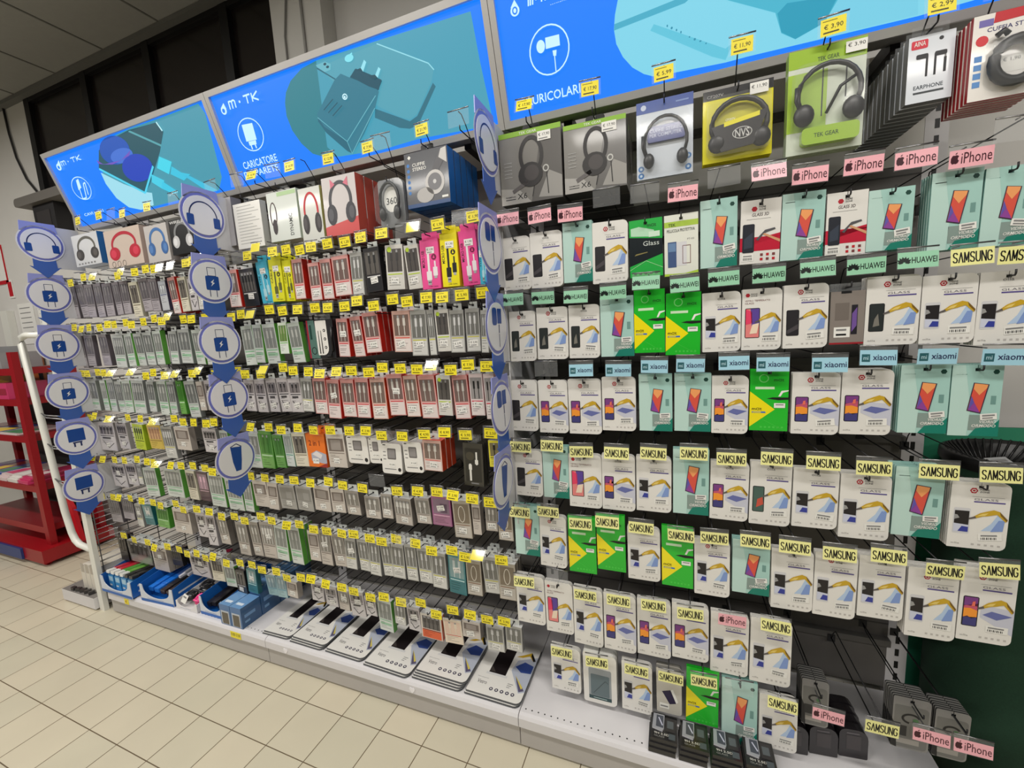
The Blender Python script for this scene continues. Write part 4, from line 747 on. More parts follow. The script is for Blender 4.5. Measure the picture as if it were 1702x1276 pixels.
def nv_blister(w, h, opt):
    X, Z = U(w, h); g = MB(); g.prism(slotted(rrect(-w / 2, w / 2, -h, 0), 0), 0, .004, ink(150, 140, 10), gls(216, 208, 20)); y = -EPS
    g.rect(X(0), X(1), Z(.13), Z(0), y, gls(40, 40, 42)); g.text('CF207V', X(.06), X(.30), Z(.10), Z(.06), y - EPS, ink(170, 170, 168))
    o = g.build('headset_blister'); b = MB(); headset(b, X(.52), Z(.55), w * .86, h * .72, ink(46, 44, 44), ink(36, 34, 36), -.014, None, .007, .26); b.build('headset', o)
    c = MB(); c.prism([(X(.12), Z(.55)), (X(.26), Z(.90)), (X(.72), Z(.86)), (X(.92), Z(.42))], -.024, -.018, gls(52, 50, 52)); c.flat([(X(.30), Z(.57)), (X(.80), Z(.50)), (X(.80), Z(.44)), (X(.30), Z(.51))], -.0244, ink(230, 220, 40)); c.text('NVS', X(.46), X(.66), Z(.74), Z(.63), -.0248, ink(200, 200, 198), .03); c.ring(X(.56), Z(.685), w * .14, h * .08, .002, -.0248, ink(190, 190, 188)); c.text('CF207V', X(.32), X(.46), Z(.495), Z(.465), -.0244, PAPER); c.build('printed_insert', o)
    c = MB(); c.prism(rrect(X(.05), X(.95), Z(.96), Z(.16), *[.02] * 4), -.034, -.002, BLIS); c.build('clear_bubble', o)
    s = MB(); s.rect(-.022, .022, -.014, .014, 0, PAPER); s.text('€ 11,90', -.018, .018, -.002, .008, -EPS, BLACK); c = s.build('price_sticker', o); c.location = (X(.80), -.006, Z(.10)); return o
def tg_blister(w, h, opt):
    X, Z = U(w, h); g = MB(); g.prism(slotted(rrect(-w / 2, w / 2, -h, 0), 0), 0, .004, ink(150, 170, 120), gls(206, 214, 198)); y = -EPS; GN = gls(150, 186, 40)
    g.rect(X(0), X(1), Z(.17), Z(0), y, GN); g.rect(X(0), X(.52), Z(.78), Z(.22), y, gls(160, 194, 60)); g.text('TEK GEAR', X(.38), X(.66), Z(.14), Z(.10), y - EPS, ink(40, 70, 20), .02); g.line([(X(.46), Z(.2)), (X(.46), Z(.66))], .003, y - EPS, BLACK); g.line([(X(.76), Z(.2)), (X(.76), Z(.52))], .003, y - EPS, BLACK)
    o = g.build('headset_blister'); b = MB(); headset(b, X(.52), Z(.48), w * .88, h * .58, ink(38, 36, 38), ink(30, 28, 30), -.016, ink(30, 28, 30), .006, .26); b.tube([(X(.50), -.014, Z(.66)), (X(.66), -.02, Z(.44)), (X(.86), -.016, Z(.36))], .004, BLACK); b.build('headset', o)
    c = MB(); c.prism(rrect(X(.18), X(.92), Z(.94), Z(.78), *[.01] * 4), -.022, -.002, GN); c.text('TEK GEAR', X(.34), X(.66), Z(.88), Z(.84), -.0224, ink(40, 70, 20), .02); c.build('printed_insert', o)
    c = MB(); c.prism(rrect(X(.05), X(.96), Z(.96), Z(.20), *[.02] * 4), -.036, -.002, BLIS); c.build('clear_bubble', o)
    s = MB(); s.rect(-.022, .022, -.013, .013, 0, PAPER); s.text('€ 3,90', -.018, .018, -.002, .008, -EPS, BLACK); c = s.build('price_sticker', o); c.location = (X(.86), -.005, Z(.08)); return o
def ep_box(w, h, opt):
    X, Z = U(w, h); g = MB(); g.box(-w / 2, w / 2, 0, .022, -h, 0, ink(96, 98, 98), gls(208, 214, 222), gls(124, 124, 122)); y = -EPS; D = ink(40, 40, 44)
    g.flat(rrect(X(.06), X(.42), Z(.19), Z(.06), *[.003] * 4), y, ink(206, 40, 60)); g.text('AINA', X(.12), X(.37), Z(.15), Z(.08), y - EPS, PAPER, .02); g.disc(X(.70), Z(.09), w * .05, w * .05, y, D, 10)
    for u, s in ((.42, -1), (.60, 1)):
        g.rect(X(u - .025), X(u + .025), Z(.62), Z(.30), y, D); g.flat(rrect(X(u - .02) if s > 0 else X(u - .24), X(u + .24) if s > 0 else X(u + .02), Z(.345), Z(.275), *[.003] * 4), y - EPS, D)
    g.rect(X(.78), X(.84), Z(.60), Z(.38), y, D); g.rect(X(.79), X(.83), Z(.38), Z(.32), y, GREY); g.text('EARPHONE', X(.16), X(.80), Z(.80), Z(.74), y, ink(50, 60, 70), .02); g.rect(X(.16), X(.82), Z(.87), Z(.84), y, ink(60, 66, 70))
    o = g.build('earphone_box'); t = MB(); t.prism(slotted(rrect(-w * .4, w * .4, .0002, .026), .026), .010, .0112, CLEAR); t.build('hang_tab', o); return o
def rb_blister(w, h, opt):
    X, Z = U(w, h); g = MB(); g.prism(slotted(rrect(-w / 2, w / 2, -h, 0), 0), 0, .010, ink(150, 30, 36), gls(224, 220, 214)); y = -EPS
    g.flat([(X(.28), Z(.12)), (X(1), Z(.10)), (X(1), Z(.0)), (X(.30), Z(.0))], y, RED); g.rect(X(.08), X(.28), Z(.14), Z(.06), y, ink(110, 100, 170)); g.text('CUFFIA STEREO', X(.20), X(.95), Z(.21), Z(.16), y, ink(60, 60, 110), .02); g.disc(X(.14), Z(.30), w * .09, w * .09, y, ink(206, 50, 60), 14)
    for k in range(4): g.rect(X(.05), X(.16), Z(.54 + k * .10), Z(.47 + k * .10), y, ink(90, 140, 200))
    g.rect(X(.42), X(.78), Z(.72), Z(.52), y, PAPER); g.text('€ 1,90', X(.46), X(.70), Z(.60), Z(.55), y - EPS, BLACK)
    o = g.build('earphone_blister'); b = MB(); b.tube([(X(.60) + w * .32 * math.cos(a), -.012, Z(.62) + h * .24 * math.sin(a)) for a in [i * math.pi / 10 for i in range(21)]], .011, ink(26, 26, 28), 8); b.tube([(X(.30), -.010, Z(.30)), (X(.38), -.014, Z(.26)), (X(.46), -.010, Z(.30))], .006, BLACK); b.build('cable_coil', o)
    c = MB(); c.prism(rrect(X(.2), X(.97), Z(.92), Z(.28), *[.02] * 4), -.026, -.001, BLIS); c.build('clear_bubble', o); return o
def printed_headset_box(name, front, side, hs, cup, dep, text=None, tcol=None, stripe=None, extra=None):
    def f(w, h, opt):
        X, Z = U(w, h); g = MB(); g.box(-w / 2, w / 2, 0, dep, -h, 0, gls(*side), gls(*front)); y = -EPS
        if stripe: g.flat([(X(0), Z(1)), (X(1), Z(1)), (X(1), Z(.72)), (X(0), Z(.84))], y, gls(*stripe))
        H = ink(*hs); C = ink(*cup); cx, cz = (.52, .42)
        g.ring(X(cx), Z(cz), w * .35, h * .34, min(w, h) * .085, y - EPS, H, 26, -.4, math.pi + .4)
        for s in (-1, 1): g.disc(X(cx + s * .28), Z(cz + .22), w * .15, h * .18, y - 2 * EPS, C, 16); g.disc(X(cx + s * .31), Z(cz + .22), w * .08, h * .11, y - 3 * EPS, ink(*[min(255, c + 26) for c in cup]), 12)
        if extra == 'cat':
            for s in (-1, 1): g.flat([(X(cx + s * .26), Z(.20)), (X(cx + s * .12), Z(.14)), (X(cx + s * .26), Z(.04))], y - 2 * EPS, ink(206, 110, 130))
        if extra == 'circ':
            for k in range(3): g.ring(X(.16 + .15 * k), Z(.92), w * .05, w * .05, .002, y - EPS, BLACK, 14)
        if extra == 'icons':
            for k in range(6): g.rect(X(.10 + .12 * k), X(.16 + .12 * k), Z(.95), Z(.90), y - EPS, GREY)
        if text:
            for k, (t, u0, u1, v0, v1) in enumerate(text): g.text(t, X(u0), X(u1), Z(v1), Z(v0), y - 4 * EPS, ink(*tcol), .01)
        o = g.build(name); t = MB(); t.prism(slotted(rrect(-.022, .022, .0002, .026, .003, .003), .026), dep * .4, dep * .4 + .0015, CLEAR); t.build('hang_tab', o); return o
    return f
def side_text_box(w, h, opt):
    X, Z = U(w, h); g = MB(); g.box(-w / 2, w / 2, 0, .05, -h, 0, gls(196, 204, 198), gls(206, 212, 206)); y = -EPS
    vs, fs = glyphs('DYNAMIC', .01); g.add([(X(.80) - (X(.80) - X(.68)) * b, y, Z(.92) + (Z(.48) - Z(.92)) * a) for a, b in vs], fs, ink(50, 54, 54))
    g.ring(X(.18), Z(.45), w * .12, h * .26, .006, y, ink(70, 50, 52), 20); g.disc(X(.20), Z(.70), w * .08, h * .16, y - EPS, ink(60, 54, 56), 14); g.rect(X(.36), X(.98), Z(.10), Z(.02), y, ink(170, 200, 150))
    o = g.build('headset_box'); t = MB(); t.prism(slotted(rrect(-.022, .022, .0002, .026), .026), .02, .0215, CLEAR); t.build('hang_tab', o); return o
def paper_box(w, h, opt):
    X, Z = U(w, h); g = MB(); g.box(-w / 2, w / 2, 0, .03, -h, 0, ink(190, 190, 186), PAPER); y = -EPS
    for k in range(13): g.rect(X(.12), X(.12 + .55 + .25 * ((k * 7) % 3) / 2), Z(.08 + k * .068), Z(.066 + k * .068), y, ink(176, 176, 172))
    o = g.build('headset_box'); t = MB(); t.prism(slotted(rrect(-.022, .022, .0002, .026), .026), .01, .0115, CLEAR); t.build('hang_tab', o); return o
def grey_big(w, h, opt):
    X, Z = U(w, h); g = MB(); g.box(-w / 2, w / 2, 0, .05, -h, 0, gls(128, 126, 130), gls(156, 154, 158)); y = -EPS; g.disc(X(.62), Z(.46), w * .10, w * .10, y, ink(110, 108, 112), 16); g.ring(X(.62), Z(.46), w * .05, w * .05, .003, y - EPS, ink(160, 160, 160), 12)
    o = g.build('headset_box'); t = MB(); t.prism(slotted(rrect(-.022, .022, .0002, .026), .026), .01, .0115, CLEAR); t.build('hang_tab', o); return o
def clam360(w, h, opt):
    X, Z = U(w, h); g = MB(); g.prism(slotted(rrect(-w / 2, w / 2, -h, 0, .01, .03, .03, .01), 0), 0, .003, ink(150, 150, 150), gls(120, 122, 124)); g.disc(X(.5), Z(.42), w * .30, h * .26, -EPS, PAPER, 20); g.text('360', X(.30), X(.72), Z(.52), Z(.38), -2 * EPS, BLACK, .01)
    o = g.build('headset_blister'); b = MB(); headset(b, X(.5), Z(.48), w * .8, h * .8, ink(24, 24, 26), ink(20, 20, 22), -.014, None, .006, .26); b.build('headset', o); c = MB(); c.prism(rrect(X(.04), X(.96), Z(.97), Z(.12), *[.03] * 4), -.034, -.001, BLIS); c.build('clear_bubble', o); return o
def cst_box(w, h, opt):
    X, Z = U(w, h); g = MB(); g.box(-w / 2, w / 2, 0, .045, -h, 0, gls(24, 92, 168), gls(74, 76, 82), gls(30, 104, 180)); y = -EPS
    g.rect(X(0), X(1), Z(1), Z(.93), y, gls(34, 70, 120)); g.text('CUFFIE', X(.18), X(.48), Z(.255), Z(.195), y, PAPER, .015); g.text('STEREO', X(.18), X(.50), Z(.335), Z(.275), y, PAPER, .015); g.disc(X(.12), Z(.08), w * .04, w * .04, y, PAPER, 4)
    for k in range(6): g.disc(X(.08), Z(.22 + k * .10), w * .035, w * .035, y, ink(60, 120, 190), 10)
    Wt = ink(198, 196, 194); g.flat([(X(.60), Z(.42)), (X(.72), Z(.48)), (X(.98), Z(.16)), (X(.98), Z(.0)), (X(.82), Z(.08))], y - EPS, ink(90, 90, 94)); g.flat([(X(.80), Z(.18)), (X(.98), Z(.30)), (X(.98), Z(.02)), (X(.86), Z(.04))], y - 2 * EPS, Wt); g.disc(X(.68), Z(.60), w * .22, h * .22, y - 3 * EPS, Wt, 22); g.disc(X(.68), Z(.59), w * .16, h * .155, y - 4 * EPS, ink(120, 120, 124), 20); g.disc(X(.68), Z(.59), w * .04, h * .04, y - 5 * EPS, ink(200, 200, 200), 10); g.disc(X(.44), Z(.80), w * .20, h * .14, y - 3 * EPS, ink(176, 174, 172), 18); g.rect(X(.82), X(.96), Z(.90), Z(.86), y - EPS, PAPER)
    o = g.build('headset_box'); t = MB(); t.prism(slotted(rrect(-.026, .026, .0002, .026, .006, .006), .026), .018, .0195, BLACK); t.build('hang_tab', o); return o
TYPES = {
 'gw': (glass_white, 'white screen glass pack', .0035, 2), 'td': (teal_pack, 'pale teal screen glass pack with orange phone print', .006, 2), 'gm': (green_pack, 'bright green and yellow screen glass pack', .004, 1),
 'gk': (dark_glass_pack, 'green and black screen glass pack', .004, 2), 'pp': (film_pack, 'white and lime protective film pack', .004, 2), 'r3': (red3d_pack, 'white pack with red band and hammer', .004, 2),
 'bx': (case_box, 'brown grey phone case box', .02, 1), 'cs': (clear_case, 'clear fronted white phone case pack', .014, 2), 'bk_': (black_pack, 'cream blister pack with dark tilted phone', .012, 1), 'sk': (small_dark, 'small dark clear charger pack', .004, 6),
 'x6': (x6_box, 'grey gaming headset box with lime top edge', .085, 2), 'cu': (cu_blister, 'blue topped headset blister for computers', .003, 1), 'nv': (nv_blister, 'yellow headset blister with black insert', .004, 3), 'tg': (tg_blister, 'lime green headset blister with microphone', .004, 3),
 'ep': (ep_box, 'pale blue white earphone box with red corner', .022, 11), 'rb': (rb_blister, 'white earphone blister with red top and coil', .010, 6),
 'cp': (cable_card((232, 84, 150), 'MICRO USB', '', (228, 222, 224)), 'hot pink cable box with white plugs', .022, 2), 'cyl': (cable_card((236, 222, 40), 'MICRO USB', '', (30, 30, 32)), 'yellow cable box with black plugs', .022, 2),
 'cy': (cable_card((216, 214, 40), 'CABLE', '', (90, 92, 40)), 'lime yellow cable box', .022, 2), 'cc': (cable_card((70, 176, 206), 'TYPE C', '', (170, 214, 226)), 'cyan blue cable box', .022, 2),
 'dv': (device_blister, 'white rounded charger box with grey window', .034, 2), 'or': (orange_box, 'orange two in one charger box', .035, 2), 'bc': (black_cable, 'black blister with white cable inside', .014, 2),
 'bw': (wide_card, 'wide black blister with white printed card', .022, 1), 'lp': (paper_box, 'plain white box printed with grey lines', .03, 0), 'gb': (grey_big, 'large grey headset box with round logo', .05, 0), 'dy': (side_text_box, 'white green headset box with vertical lettering', .05, 1),
 'rk': (printed_headset_box('headset_box', (206, 208, 202), (170, 190, 120), (190, 40, 50), (54, 50, 52), .04), 'white box with red and black headset', .04, 1),
 'ce': (printed_headset_box('headset_box', (204, 198, 198), (200, 84, 70), (66, 66, 72), (60, 60, 66), .05, None, None, (204, 84, 84), 'cat'), 'white and coral box with cat ear headset', .05, 3),
 '36': (clam360, 'clear clamshell with black headset', .003, 2), 'cst': (cst_box, 'grey and blue stereo headset box', .045, 4),
 'bh': (printed_headset_box('headset_box', (206, 208, 210), (40, 104, 168), (90, 88, 76), (60, 56, 50), .06, None, None, None, 'icons'), 'white box with blue sides and khaki headset', .06, 1),
 'rh': (printed_headset_box('headset_box', (206, 190, 178), (180, 160, 150), (176, 30, 50), (180, 30, 52), .05, None, None, None, 'circ'), 'cream box with red headset', .05, 1),
 'uh': (printed_headset_box('headset_box', (196, 192, 190), (170, 164, 160), (60, 110, 170), (56, 100, 160), .05), 'pale box with blue headset', .05, 1),
 'wl': (printed_headset_box('headset_box', (36, 36, 38), (28, 28, 30), (120, 122, 124), (190, 190, 192), .05, [('WIRELESS', .06, .8, .04, .12)], (220, 220, 220)), 'black wireless headset box with silver cup', .05, 1),
}
PH = {'k': 'black phone', 's': 'sunset phone', 'c': 'colourful phone', 'o': 'old style phone', 'g': 'dark photo phone', 'r': 'green red phone'}
ROWS = [
 [
  ([(-0.263,2.319,'y','12,90',-0.3,2.251),(-0.072,2.32,'y','12,90',-0.072,2.266),(0.038,2.311,'w','',0.038,2.234),(0.133,2.299,'y','10,90',0.133,2.245),(0.335,2.301,'y','9,90',0.316,2.216),(0.534,2.313,'w','',0.511,2.218)],
   [('bh',-0.3,2.237,0.249,0.167,0.602,''),('rh',0.038,2.221,0.311,0.189,0.602,''),('uh',0.316,2.202,0.177,0.178,0.602,''),('wl',0.511,2.204,0.17,0.163,0.602,'')]),
  ([(-0.545,2.016,'y','~2,90',-0.514,2.0),(-0.45,2.008,'y','~5,90',-0.436,1.987),(-0.35,2.031,'w','',-0.35,1.981),(-0.294,2.024,'y','~1,50',-0.265,1.979),(-0.176,2.013,'g','~2,90',-0.177,1.971),(-0.096,2.022,'w','',-0.096,1.972),(-0.002,2.006,'y','~1,90',-0.022,1.97),(0.074,2.014,'g','~7,90',0.059,1.957),(0.15,2.01,'y','~7,90',0.146,1.968),(0.242,2.016,'y','~1,90',0.223,1.961),(0.318,2.008,'y','~7,90',0.299,1.942),(0.388,2.004,'g','~6,90',0.375,1.953),(0.471,2.004,'g','~7,90',0.452,1.946),(0.554,2.013,'y','~7,90',0.523,1.933),(0.62,2.017,'y','~6,90',0.595,1.938),(0.72,2.025,'g','~7,90',0.72,1.971)],
   [('dk',-0.514,1.988,0.055,0.201,0.602,''),('dk',-0.436,1.975,0.078,0.185,0.602,''),('dk',-0.35,1.968,0.07,0.183,0.602,''),('dk',-0.265,1.967,0.074,0.187,0.602,''),('dk',-0.177,1.959,0.078,0.178,0.602,''),('dk',-0.096,1.959,0.059,0.176,0.602,''),('dk',-0.022,1.958,0.063,0.174,0.602,''),('cr',0.059,1.945,0.072,0.182,0.602,''),('dk',0.146,1.956,0.07,0.169,0.602,''),('dk',0.223,1.949,0.063,0.167,0.602,''),('ck',0.299,1.93,0.062,0.148,0.602,''),('wr',0.375,1.941,0.06,0.181,0.602,''),('cr',0.452,1.934,0.063,0.167,0.602,''),('ws',0.523,1.921,0.053,0.154,0.602,''),('ww',0.595,1.926,0.06,0.157,0.602,'')]),
  ([(-0.545,1.758,'y','~4,90',-0.533,1.7),(-0.475,1.759,'y','~7,90',-0.443,1.699),(-0.412,1.746,'y','~2,90',-0.412,1.692),(-0.331,1.752,'y','~2,90',-0.304,1.699),(-0.25,1.748,'y','~2,90',-0.25,1.694),(-0.161,1.76,'y','~1,90',-0.16,1.69),(-0.095,1.756,'y','~2,90',-0.064,1.692),(-0.001,1.761,'y','~1,90',0.02,1.688),(0.064,1.747,'y','~6,90',0.105,1.691),(0.15,1.758,'y','~7,90',0.188,1.696),(0.244,1.768,'y','~1,90',0.244,1.714),(0.317,1.752,'y','~7,90',0.318,1.687),(0.392,1.766,'g','~7,90',0.405,1.692),(0.468,1.752,'y','~6,90',0.501,1.684),(0.544,1.748,'y','~6,90',0.578,1.674),(0.632,1.749,'y','~7,90',0.632,1.695),(0.703,1.744,'y','~6,90',0.703,1.69)],
   [('dk',-0.533,1.688,0.053,0.19,0.602,''),('dk',-0.443,1.687,0.085,0.18,0.602,''),('dk',-0.304,1.687,0.082,0.18,0.602,''),('wh',-0.16,1.678,0.095,0.183,0.602,''),('wg',-0.064,1.68,0.071,0.18,0.602,''),('wh',0.02,1.676,0.074,0.175,0.602,''),('wh',0.105,1.679,0.072,0.176,0.602,''),('wg',0.188,1.684,0.07,0.179,0.602,''),('wh',0.318,1.675,0.063,0.169,0.602,''),('wh',0.405,1.68,0.089,0.173,0.602,''),('wg',0.501,1.672,0.068,0.173,0.602,''),('wh',0.578,1.662,0.053,0.165,0.602,'')]),
  ([(-0.503,1.494,'y','~3,90',-0.499,1.436),(-0.441,1.493,'y','~5,90',-0.384,1.436),(-0.348,1.499,'y','~3,90',-0.31,1.439),(-0.273,1.495,'y','~4,90',-0.236,1.428),(-0.159,1.49,'g','~7,90',-0.157,1.434),(-0.054,1.487,'w','',-0.054,1.435),(0.024,1.494,'g','~3,90',0.06,1.426),(0.097,1.474,'y','~2,90',0.157,1.429),(0.179,1.492,'y','~2,90',0.233,1.426),(0.25,1.476,'y','~2,90',0.304,1.432),(0.313,1.472,'g','~7,90',0.331,1.418),(0.387,1.48,'g','~6,90',0.386,1.428),(0.472,1.482,'y','~7,90',0.464,1.425),(0.56,1.493,'g','~1,90',0.536,1.43),(0.641,1.477,'y','~1,90',0.641,1.423)],
   [('wh',-0.499,1.424,0.088,0.182,0.602,''),('wg',-0.384,1.424,0.055,0.179,0.602,''),('wh',-0.31,1.427,0.071,0.188,0.602,''),('wh',-0.236,1.416,0.058,0.183,0.602,''),('wg',-0.157,1.422,0.074,0.187,0.602,''),('wh',-0.054,1.422,0.099,0.188,0.602,''),('wh',0.06,1.414,0.064,0.168,0.602,''),('wg',0.157,1.417,0.072,0.188,0.602,''),('wh',0.233,1.414,0.06,0.183,0.602,''),('gr',0.304,1.42,0.049,0.181,0.602,''),('wh',0.386,1.416,0.081,0.194,0.602,''),('wb',0.464,1.413,0.047,0.151,0.602,''),('ws',0.536,1.418,0.068,0.155,0.602,'')]),
  ([(-0.516,1.23,'y','~4,90',-0.516,1.176),(-0.431,1.244,'y','~4,90',-0.433,1.184),(-0.321,1.228,'y','~1,90',-0.282,1.188),(-0.256,1.227,'g','~2,90',-0.256,1.173),(-0.138,1.24,'y','~1,50',-0.12,1.183),(-0.017,1.237,'y','~2,90',0.024,1.184),(0.077,1.229,'y','~7,90',0.134,1.181),(0.144,1.225,'g','~6,90',0.16,1.171),(0.27,1.245,'y','~4,90',0.263,1.179),(0.35,1.231,'y','~3,90',0.35,1.177),(0.426,1.23,'y','~3,90',0.484,1.18),(0.522,1.227,'y','~5,90',0.522,1.173),(0.592,1.238,'y','~4,90',0.593,1.172)],
   [('ws',-0.433,1.172,0.169,0.173,0.602,''),('ws',-0.282,1.176,0.108,0.161,0.602,''),('yl',-0.12,1.171,0.103,0.15,0.602,''),('yo',0.024,1.172,0.12,0.14,0.602,''),('wc',0.134,1.169,0.095,0.186,0.602,''),('wb',0.263,1.167,0.121,0.128,0.602,''),('ws',0.484,1.168,0.103,0.13,0.602,''),('wg',0.593,1.16,0.063,0.124,0.602,'')]),
  ([(-0.545,0.983,'y','~6,90',-0.545,0.929),(-0.448,0.978,'y','~5,90',-0.393,0.934),(-0.343,0.981,'y','~3,90',-0.343,0.927),(-0.242,0.984,'y','~1,90',-0.262,0.943),(-0.179,0.992,'w','',-0.179,0.942),(-0.117,0.999,'y','~4,90',-0.085,0.927),(-0.025,0.991,'y','~3,90',-0.025,0.937),(0.045,0.993,'y','~5,90',0.045,0.939),(0.112,0.987,'g','~4,90',0.123,0.935),(0.19,0.985,'y','~3,90',0.19,0.931),(0.277,0.991,'y','~4,90',0.275,0.939),(0.361,0.994,'y','~5,90',0.371,0.94),(0.454,0.987,'y','~1,50',0.475,0.935),(0.526,0.976,'y','~5,90',0.526,0.922),(0.604,0.987,'w','',0.604,0.92),(0.71,0.987,'w','',0.71,0.916)],
   [('ws',-0.393,0.922,0.138,0.151,0.602,''),('ws',-0.262,0.931,0.096,0.136,0.602,''),('wc',-0.179,0.929,0.047,0.12,0.602,''),('wg',-0.085,0.915,0.109,0.171,0.602,''),('wg',0.123,0.923,0.145,0.165,0.602,''),('cr',0.275,0.927,0.082,0.168,0.602,''),('pu',0.371,0.928,0.084,0.169,0.602,''),('wg',0.475,0.923,0.115,0.183,0.602,''),('wg',0.604,0.907,0.115,0.173,0.602,''),('wg',0.71,0.903,0.066,0.163,0.602,'')]),
  ([(-0.545,0.738,'y','~6,90',-0.508,0.699),(-0.429,0.742,'y','~3,90',-0.429,0.688),(-0.341,0.751,'y','~3,90',-0.359,0.711),(-0.258,0.752,'y','~2,90',-0.259,0.691),(-0.143,0.748,'y','~6,90',-0.173,0.7),(-0.042,0.748,'y','~5,90',-0.027,0.701),(0.038,0.742,'y','~4,90',0.038,0.688),(0.159,0.762,'y','~7,90',0.141,0.705),(0.23,0.738,'y','~6,90',0.23,0.684),(0.304,0.753,'w','',0.304,0.703),(0.348,0.755,'y','~3,90',0.382,0.705),(0.438,0.748,'y','~4,90',0.473,0.695)],
   [('dk',-0.508,0.687,0.105,0.156,0.602,''),('dk',-0.359,0.699,0.113,0.127,0.602,''),('wc',-0.259,0.679,0.061,0.142,0.602,''),('tl',-0.173,0.688,0.083,0.132,0.602,''),('gr',-0.027,0.689,0.102,0.129,0.602,''),('wb',0.141,0.693,0.146,0.144,0.602,''),('ws',0.304,0.69,0.077,0.144,0.602,''),('ws',0.382,0.693,0.07,0.182,0.602,''),('cl',0.473,0.683,0.078,0.158,0.602,'')]),
  ([(-0.494,0.513,'w','',-0.494,0.463),(-0.398,0.499,'y','~7,90',-0.398,0.445),(-0.299,0.485,'y','~1,50',-0.326,0.438),(-0.164,0.489,'y','~1,90',-0.128,0.436),(-0.077,0.475,'y','~7,90',-0.077,0.421),(0.021,0.49,'y','~3,90',0.026,0.45),(0.121,0.486,'y','~5,90',0.121,0.432),(0.202,0.477,'y','~5,90',0.227,0.444),(0.276,0.488,'y','~4,90',0.276,0.434),(0.352,0.475,'y','~4,90',0.379,0.454),(0.419,0.493,'y','~2,90',0.419,0.439)],
   [('bk',-0.494,0.45,0.079,0.168,0.602,''),('bg',-0.326,0.426,0.227,0.14,0.602,''),('wb',-0.128,0.424,0.143,0.152,0.602,''),('bk',0.026,0.438,0.091,0.109,0.602,''),('ws',0.227,0.432,0.16,0.137,0.602,''),('cr',0.379,0.442,0.091,0.144,0.602,'')]),
 ],
 [
  ([(0.793,2.321,'w','',0.793,2.261),(0.966,2.321,'w','',0.966,2.222),(1.063,2.318,'y','10,90',1.063,2.264),(1.177,2.321,'w','',1.177,2.236),(1.274,2.319,'y','10,90',1.33,2.226),(1.475,2.311,'y','12,90',1.486,2.245),(1.664,2.316,'y','7,90',1.664,2.262),(1.73,2.321,'w','',1.73,2.165),(1.901,2.328,'y','21,90',1.891,2.262),(2.047,2.336,'w','',2.047,2.276)],
   [('gb',0.793,2.248,0.161,0.211,0.602,''),('lp',0.966,2.209,0.166,0.193,0.602,''),('dy',1.177,2.223,0.17,0.201,0.602,''),('rk',1.33,2.212,0.115,0.221,0.602,''),('ce',1.486,2.231,0.168,0.225,0.602,''),('36',1.73,2.177,0.114,0.176,0.602,''),('cst',1.891,2.248,0.18,0.191,0.602,'')]),
  ([(0.81,2.001,'w','',0.81,1.946),(0.909,2.001,'w','',0.909,1.942),(0.979,1.999,'y','1,20',1.009,1.964),(1.051,2.022,'g','',1.091,1.966),(1.123,2.001,'y','1,90',1.16,1.953),(1.206,1.999,'y','1,20',1.22,1.95),(1.273,1.991,'y','1,50',1.309,1.926),(1.346,1.993,'y','2,90',1.374,1.934),(1.423,1.998,'y','1,90',1.453,1.939),(1.512,1.994,'y','1,20',1.536,1.942),(1.599,1.999,'y','1,90',1.612,1.952),(1.693,2.003,'y','1,90',1.721,1.95),(1.797,2.001,'w','',1.797,1.942),(1.846,2.001,'g','',1.877,1.953),(1.936,2.003,'y','1,90',1.96,1.966),(2.036,2.014,'w','',2.036,1.964),(2.083,2.008,'y','1,90',2.096,1.908)],
   [('wr',0.81,1.933,0.08,0.168,0.602,''),('wk',0.909,1.929,0.092,0.167,0.602,''),('cc',1.009,1.95,0.07,0.185,0.602,''),('cy',1.091,1.952,0.075,0.182,0.602,''),('cy',1.16,1.939,0.049,0.172,0.602,''),('wr',1.22,1.938,0.055,0.167,0.602,''),('wr',1.309,1.914,0.059,0.155,0.602,''),('wr',1.374,1.922,0.055,0.162,0.602,''),('wr',1.453,1.927,0.087,0.16,0.602,''),('wc',1.536,1.93,0.06,0.169,0.602,''),('wk',1.612,1.94,0.075,0.17,0.602,''),('ww',1.721,1.938,0.078,0.168,0.602,''),('ww',1.797,1.929,0.064,0.163,0.602,''),('cp',1.877,1.939,0.078,0.18,0.602,''),('cyl',1.96,1.952,0.07,0.191,0.602,''),('cp',2.036,1.951,0.067,0.192,0.602,''),('cc',2.096,1.894,0.033,0.136,0.602,'')]),
  ([(0.814,1.741,'y','4,00',0.859,1.686),(0.888,1.75,'y','4,20',0.928,1.688),(0.968,1.742,'g','',1.002,1.687),(1.057,1.76,'y','5,90',1.089,1.688),(1.142,1.749,'y','4,00',1.154,1.684),(1.227,1.749,'y','1,90',1.227,1.695),(1.321,1.75,'y','4,20',1.305,1.688),(1.399,1.745,'y','4,50',1.429,1.686),(1.478,1.745,'y','4,50',1.498,1.69),(1.551,1.761,'y','9,90',1.575,1.702),(1.622,1.737,'y','3,90',1.622,1.683),(1.715,1.756,'y','2,90',1.725,1.699),(1.783,1.742,'y','7,90',1.805,1.696),(1.867,1.751,'y','7,90',1.858,1.695),(1.938,1.746,'y','5,90',1.908,1.692),(1.972,1.748,'w','',1.972,1.687),(2.018,1.748,'y','5,90',2.037,1.688),(2.099,1.75,'y','1,90',2.085,1.678)],
